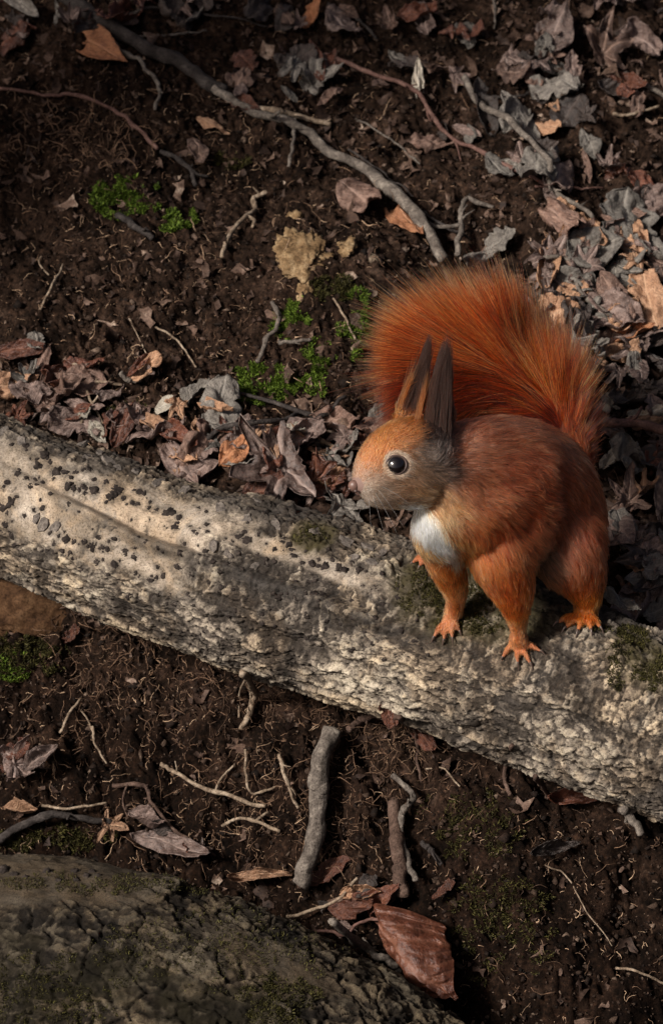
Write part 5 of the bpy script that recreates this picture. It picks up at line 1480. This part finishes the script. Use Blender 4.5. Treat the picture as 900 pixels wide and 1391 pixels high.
# sample fur roots on the body
body.calc_loop_triangles()
nt_ = len(body.loop_triangles)
tri = np.zeros(nt_ * 3, np.int32); body.loop_triangles.foreach_get('vertices', tri); tri = tri.reshape(-1, 3)
A, B, C_ = bco[tri[:, 0]], bco[tri[:, 1]], bco[tri[:, 2]]
tn = np.cross(B - A, C_ - A); ar = np.linalg.norm(tn, axis=1); tn /= ar[:, None] + 1e-12
vn = np.zeros(nvb * 3, np.float32); body.vertices.foreach_get('normal', vn); vn = vn.reshape(-1, 3)
def sample(N):
    k = rng.choice(nt_, N, p=ar / ar.sum())
    u = rng.random(N); v = rng.random(N); f = u + v > 1; u[f] = 1 - u[f]; v[f] = 1 - v[f]
    p = A[k] + (B[k] - A[k]) * u[:, None] + (C_[k] - A[k]) * v[:, None]
    nn = vn[tri[k]].mean(1); nn /= np.linalg.norm(nn, axis=1, keepdims=True) + 1e-9
    return p, nn
NB = 120000
p, nn = sample(NB)
q = unP(p)
view = p - CAMPOS
facing = -(nn * view).sum(1) / np.linalg.norm(view, axis=1)
keep = facing > -.55
de = np.hypot(q[:, 0] - EYE[0], q[:, 1] - EYE[1])
keep &= ~((de < 14.5) & (q[:, 2] < -360))
keep &= ~((np.hypot(q[:, 0] - 480, q[:, 1] - 661) < 12) & (q[:, 2] < -383))
# little fur on toes
tp = np.array([t[1] for t in toes]); dt = np.min(np.linalg.norm(q[:, None] - tp[None], axis=2), axis=1)
keep &= ~(dt < 7)
p, nn, q, dt = p[keep], nn[keep], q[keep], dt[keep]
N = len(p)
fd = idw(q, FGP, FGD, 4)
fl = fd[:, :1] * RGT - fd[:, 1:2] * UPV + fd[:, 2:] * FWD
fl = fl + rng.standard_normal((N, 3)) * .16 + np.stack([vnoise(q[:, 0] * .05, q[:, 1] * .05, q[:, 2] * .05, k) for k in (1, 2, 3)], -1) * .32
fl -= nn * (fl * nn).sum(1, keepdims=True); fl /= np.linalg.norm(fl, axis=1, keepdims=True) + 1e-9
# length (px) and lift by region
LG = [((500, 630, -390), 6), ((490, 660, -390), 4), ((540, 600, -385), 9), ((520, 668, -390), 8), ((560, 640, -385), 12), ((590, 660, -380), 20), ((545, 565, -370), 13), ((620, 630, -360), 24), ((700, 600, -290), 26), ((690, 680, -320), 28), ((780, 650, -210), 26),
      ((790, 740, -230), 30), ((740, 740, -250), 28), ((800, 800, -205), 18), ((795, 830, -200), 10), ((785, 850, -205), 5), ((600, 720, -330), 24), ((670, 740, -340), 28), ((690, 790, -310), 17), ((700, 830, -280), 11), ((705, 865, -240), 6), ((706, 885, -220), 4),
      ((605, 780, -270), 14), ((614, 825, -225), 8), ((610, 850, -205), 5), ((575, 765, -120), 5), ((590, 590, -348), 9), ((600, 540, -340), 16), ((603, 525, -340), 22), ((566, 530, -318), 14), ((574, 505, -316), 18), ((572, 560, -342), 9), ((780, 610, -110), 40), ((700, 505, -90), 40)]
LGP = np.array([c[0] for c in LG], float); LGV = np.array([[c[1]] for c in LG], float)
ln = idw(q, LGP, LGV, 3.5)[:, 0] * rng.uniform(.6, 1.15, N) * np.clip(dt / 16, .3, 1)
K = 5
s = np.linspace(0, 1, K)[None, :, None]
lift = rng.uniform(.18, .52, N)[:, None, None]
pts = p[:, None] + (ln * M)[:, None, None] * (fl[:, None] * (s * (.75 + .25 * s)) + nn[:, None] * lift * (s * (1 - .45 * s)) * 1.1 + np.array([0, 0, -.10]) * s * s)
pts += rng.standard_normal((N, 1, 3)) * (s * s) * M * .8
from mathutils.kdtree import KDTree
ncl = N // 7
ci = rng.choice(N, ncl, replace=False)
kd = KDTree(ncl)
for i_, c_ in enumerate(p[ci]): kd.insert(c_, i_)
kd.balance()
own = np.array([kd.find(c_)[1] for c_ in p.tolist()])
gi = ci[own]
pull = (.62 * s * s * np.clip((ln - 6) / 10, 0, 1)[:, None, None])
tgt = pts[gi, :]
pts = pts + (tgt - pts) * pull * (ln[:, None, None] > 6)
clv = np.exp(rng.normal(0, .32, ncl))[own]
colr = fur_colour(q)
lum = colr.mean(1, keepdims=True)
colr = np.where(lum > .5, colr, np.clip(colr * 1.05 - lum * .05, .003, 1) ** 1.25 * 1.22)
bodyz = (q[:, 0] > 612) | (q[:, 1] > 715)
colr[bodyz & (lum[:, 0] < .5)] *= np.array([.98, .85, .74])
val = clv * np.exp(rng.normal(0, .36, N)) * (1 + .22 * vnoise(q[:, 0] * .06, q[:, 1] * .06, q[:, 2] * .06, 9))
colr = colr * val[:, None]
pale_tip = (rng.random(N) < .22) & (ln > 12)
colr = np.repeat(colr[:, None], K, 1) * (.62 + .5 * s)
colr[pale_tip, 3:] = colr[pale_tip, 3:] * 2.0 + .015
colr = np.clip(colr, .004, .92)
wdt = np.where(ln > 14, .36, .26) * rng.uniform(.75, 1.2, N)
rad_ = (wdt * M)[:, None] * np.array([1, 1, .85, .6, .15])[None]
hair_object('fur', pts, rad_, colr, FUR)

# ear tufts
TP = []; TC = []
def tuft(base, top, point, n, width, col, jit=3.0, hpow=.8):
    """hairs rooted along an ear blade (base to top) that sweep together towards a point"""
    base, top, point = (np.array(x, float) for x in (base, top, point))
    for i in range(n):
        h = random.random() ** hpow
        side = random.uniform(-1, 1)
        b = base + (top - base) * h + np.array([side * width * (1 - .35 * h), 0, rng.normal(0, 2.5) - 3])
        fr = random.random() ** .75
        e = top + (point - top) * fr + rng.normal(0, 1, 3) * np.array([jit * .62, jit * 2.0, jit]) + np.array([side * width * (.10 + .55 * (1 - fr)), 0, 0])
        k = random.uniform(.55, 1.0) if h < .5 else 1.0
        e = b + (e - b) * k
        mid = (b + e) / 2 + np.array([side * width * .22, 0, -2.0])
        ss_ = np.linspace(0, 1, 5)[:, None]
        a = (1 - ss_) ** 2 * b + 2 * ss_ * (1 - ss_) * mid + ss_ ** 2 * e
        TP.append([P(*x) for x in a]); c = np.array(col) * math.exp(random.gauss(0, .4)); TC.append(np.repeat(c[None], 5, 0))
tuft((590, 612, -362), (597, 532, -350), (608, 466, -348), 2400, 21, (.022, .0105, .0075), 4.0)
tuft((556, 558, -332), (572, 512, -324), (584, 462, -322), 1500, 11, (.024, .0105, .007), 3.6)
tuft((538, 562, -336), (552, 525, -330), (568, 492, -328), 90, 4, (.24, .06, .016), 6.0)
tuft((564, 582, -362), (574, 535, -354), (582, 505, -354), 80, 4, (.22, .06, .018))
TP = np.array(TP); TC = np.array(TC)
hair_object('ear_tuft', TP, np.broadcast_to((np.array([1, 1, .8, .6, .2]) * .30 * M)[None], TP.shape[:2]), TC, FUR_DARK)

# tail hair
NT = 56000
tpth = catmull(TAIL, 200)
tt = np.gradient(tpth, axis=0); tt /= np.linalg.norm(tt, axis=1, keepdims=True)
si = rng.random(NT) ** .9
ki = np.clip((si * 199).astype(int), 0, 199)
T = tt[ki]; R0 = tpth[ki]
Nn = np.stack([-T[:, 1], T[:, 0], np.zeros(NT)], -1); Nn /= np.linalg.norm(Nn, axis=1, keepdims=True)
Nn *= np.sign((Nn * np.array([.35, -1, 0])).sum(1, keepdims=True) + 1e-9)       # + side = up/right, the outer curve
Bn = np.cross(T, Nn)
# two-ranked brush: more hairs to the sides than front/back
ang = rng.random(NT) * 2 * math.pi
ca_, sa_ = np.cos(ang), np.sin(ang)
ca_ = np.sign(ca_) * np.abs(ca_) ** .7
o_ = Nn * ca_[:, None] + Bn * (sa_ * .42)[:, None]
Lt = np.interp(si, [0, .12, .3, .55, .8, 1], [24, 42, 92, 156, 140, 84])
Lt = Lt * np.where(ca_ > 0, 1.0, .9) * (rng.uniform(.40, 1.0, NT) ** .6) * 1.08 * np.where(rng.random(NT) < .05, 1.22, 1)
tw = np.interp(si, [0, .3, .7, 1], [.55, .55, .75, 1.3])
Lt = Lt * (1 + .16 * vnoise(si * 14, ca_ * 2.5 + 7, sa_ * 2, 31))
d0_ = T * tw[:, None] + o_
d0_ /= np.linalg.norm(d0_, axis=1, keepdims=True)
clump = np.stack([vnoise(R0[:, 0] * .09 + ca_ * 3, R0[:, 1] * .09 + sa_ * 3, si * 22, k) for k in (11, 12, 13)], -1)
d0_ = d0_ + clump * .26 + rng.standard_normal((NT, 3)) * .075
d0_ /= np.linalg.norm(d0_, axis=1, keepdims=True)
KT = 7
ss = np.linspace(0, 1, KT)[None, :, None]
bendd = T[:, None] * .30 + np.array([0, .12, 0]) + rng.standard_normal((NT, 1, 3)) * .13
tp3 = R0[:, None] + rng.standard_normal((NT, 1, 3)) * 3 + Lt[:, None, None] * (d0_[:, None] * ss * (1 - .06 * ss) + bendd * ss * ss * .55)
tci = rng.choice(NT, NT // 16, replace=False)
tkd = KDTree(len(tci)); feat = tp3[:, 4]
for i_, c_ in enumerate(feat[tci]): tkd.insert(c_, i_)
tkd.balance()
town = np.array([tkd.find(c_)[1] for c_ in feat.tolist()]); tgi = tci[town]
tp3 = tp3 + (tp3[tgi] - tp3) * (.62 * ss ** 1.6) * (rng.random(NT) > .12)[:, None, None]
tclv = np.exp(rng.normal(0, .34, len(tci)))[town]
kk = (DIST + tp3[..., 2] * M) / DIST
TPW = CAMPOS + FWD * (DIST + tp3[..., 2:3] * M) + RGT * ((tp3[..., 0:1] - 450) * M * kk[..., None]) - UPV * ((tp3[..., 1:2] - 695.5) * M * kk[..., None])
base_c = np.array([.26, .022, .003]); mid_c = np.array([.46, .062, .007]); gold = np.array([.78, .29, .075]); dark_c = np.array([.045, .008, .004])
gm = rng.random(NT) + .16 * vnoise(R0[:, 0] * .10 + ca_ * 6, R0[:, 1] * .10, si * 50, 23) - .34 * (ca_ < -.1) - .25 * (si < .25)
tcol = np.where((gm < .20)[:, None], dark_c, np.where((gm < .44)[:, None], base_c, np.where((gm < .66)[:, None], mid_c, gold)))
streak = 1 + .55 * vnoise(R0[:, 0] * .12 + ca_ * 5, R0[:, 1] * .12, si * 40, 21)
tcol = tcol * (streak * np.exp(rng.normal(0, .26, NT)) * tclv)[:, None]
tc3 = np.repeat(tcol[:, None], KT, 1)
gr = np.linspace(0, 1, KT)[None, :, None]
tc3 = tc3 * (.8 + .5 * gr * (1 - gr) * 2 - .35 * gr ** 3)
tc3 = np.clip(tc3, .004, .9)
rt_ = (rng.uniform(.22, .36, NT) * M)[:, None] * np.array([1, 1, 1, .9, .75, .5, .12])[None]
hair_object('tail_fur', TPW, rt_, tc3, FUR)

# whiskers
WP = []
for (x, y, d), (dx, dy, dz), L in [((508, 668, -398), (.5, .75, -.3), 62), ((512, 664, -399), (.62, .7, -.4), 58), ((505, 672, -396), (.35, .9, -.3), 50), ((516, 660, -400), (.85, .35, -.5), 60), ((500, 672, -392), (.1, 1, -.4), 40), ((498, 670, -388), (-.4, .8, -.4), 36)]:
    dd = np.array([dx, dy, dz]); dd /= np.linalg.norm(dd)
    WP.append([P(*(np.array([x, y, d]) + dd * L * t + np.array([0, 12, 0]) * t * t)) for t in np.linspace(0, 1, 6)])
WP = np.array(WP)
hair_object('whiskers', WP, np.broadcast_to((np.array([1, .9, .8, .6, .4, .15]) * .22 * M)[None], WP.shape[:2]), np.full((*WP.shape[:2], 3), .45), FUR)

# eye with pale lid
m, n, l, b = nmat('eye'); b.inputs['Base Color'].default_value = (.006, .004, .004, 1); b.inputs['Roughness'].default_value = .04
b.inputs['Coat Weight'].default_value = 1.0; MS['eye'] = m
m, n, l, b = nmat('eyelid'); b.inputs['Base Color'].default_value = (.06, .035, .028, 1); b.inputs['Roughness'].default_value = .5; MS['lid'] = m
bbvh = BVHTree.FromPolygons(bco.tolist(), tri.tolist())
o_r, d_r = ray(*EYE)
loc, nor, _, _ = bbvh.ray_cast(o_r, d_r)
if nor.dot(d_r) > 0: nor = -nor
ec = np.array(loc - nor * 6.5 * M)
v, f = icos(4)
child('eye', np_mesh('eye', v * 13.6 * M + ec, f, MS['eye']), SQ)
na = np.array((nor * .55 - d_r * .45).normalized()); a = np.cross(na, [0, 0, 1]); a /= np.linalg.norm(a); b_ = np.cross(na, a)
th = np.linspace(0, 2 * math.pi, 41)
ring = np.array([ec + na * 6.2 * M + (a * math.cos(x) * 12.9 + b_ * math.sin(x) * 11.6) * M for x in th])
v, f = tube(ring, 1.7 * M, 8)
child('eyelid', np_mesh('eyelid', v, f, MS['lid']), SQ)
v, f = icos(2)
for x_, y_, z_ in ((483, 667, -398), (475, 664, -393)):
    child('nostril', np_mesh('nostril', v * np.array([2.6, 2.2, 2.0]) * M + P(x_, y_, z_), f, MS['lid']), SQ)
# claws
m, n, l, b = nmat('claw'); b.inputs['Base Color'].default_value = (.07, .045, .035, 1); b.inputs['Roughness'].default_value = .35; MS['claw'] = m
for a0, t0, r in toes:
    d = t0 - a0; d = d / np.linalg.norm(d)
    pts = [t0 + d * 0.5 + np.array([0, -1.2, -1.0]), t0 + d * 4 + np.array([0, -.8, -1.2]), t0 + d * 7.5 + np.array([0, 1.0, .2]), t0 + d * 9.5 + np.array([0, 3.0, 1.2])]
    pth = catmull([P(*x) for x in pts], 8)
    v, f = tube(pth, np.linspace(1.9, .25, 8) * M, 6)
    child('claw', np_mesh('claw', v, f, MS['claw']), SQ)
# nose pad
m, n, l, b = nmat('nose'); b.inputs['Base Color'].default_value = (.13, .072, .056, 1); b.inputs['Roughness'].default_value = .45; MS['nose'] = m
v, f = icos(3)
child('nose', np_mesh('nose', v * np.array([7.5, 7.0, 8.0]) * M + P(480.5, 660, -391), f, MS['nose']), SQ)
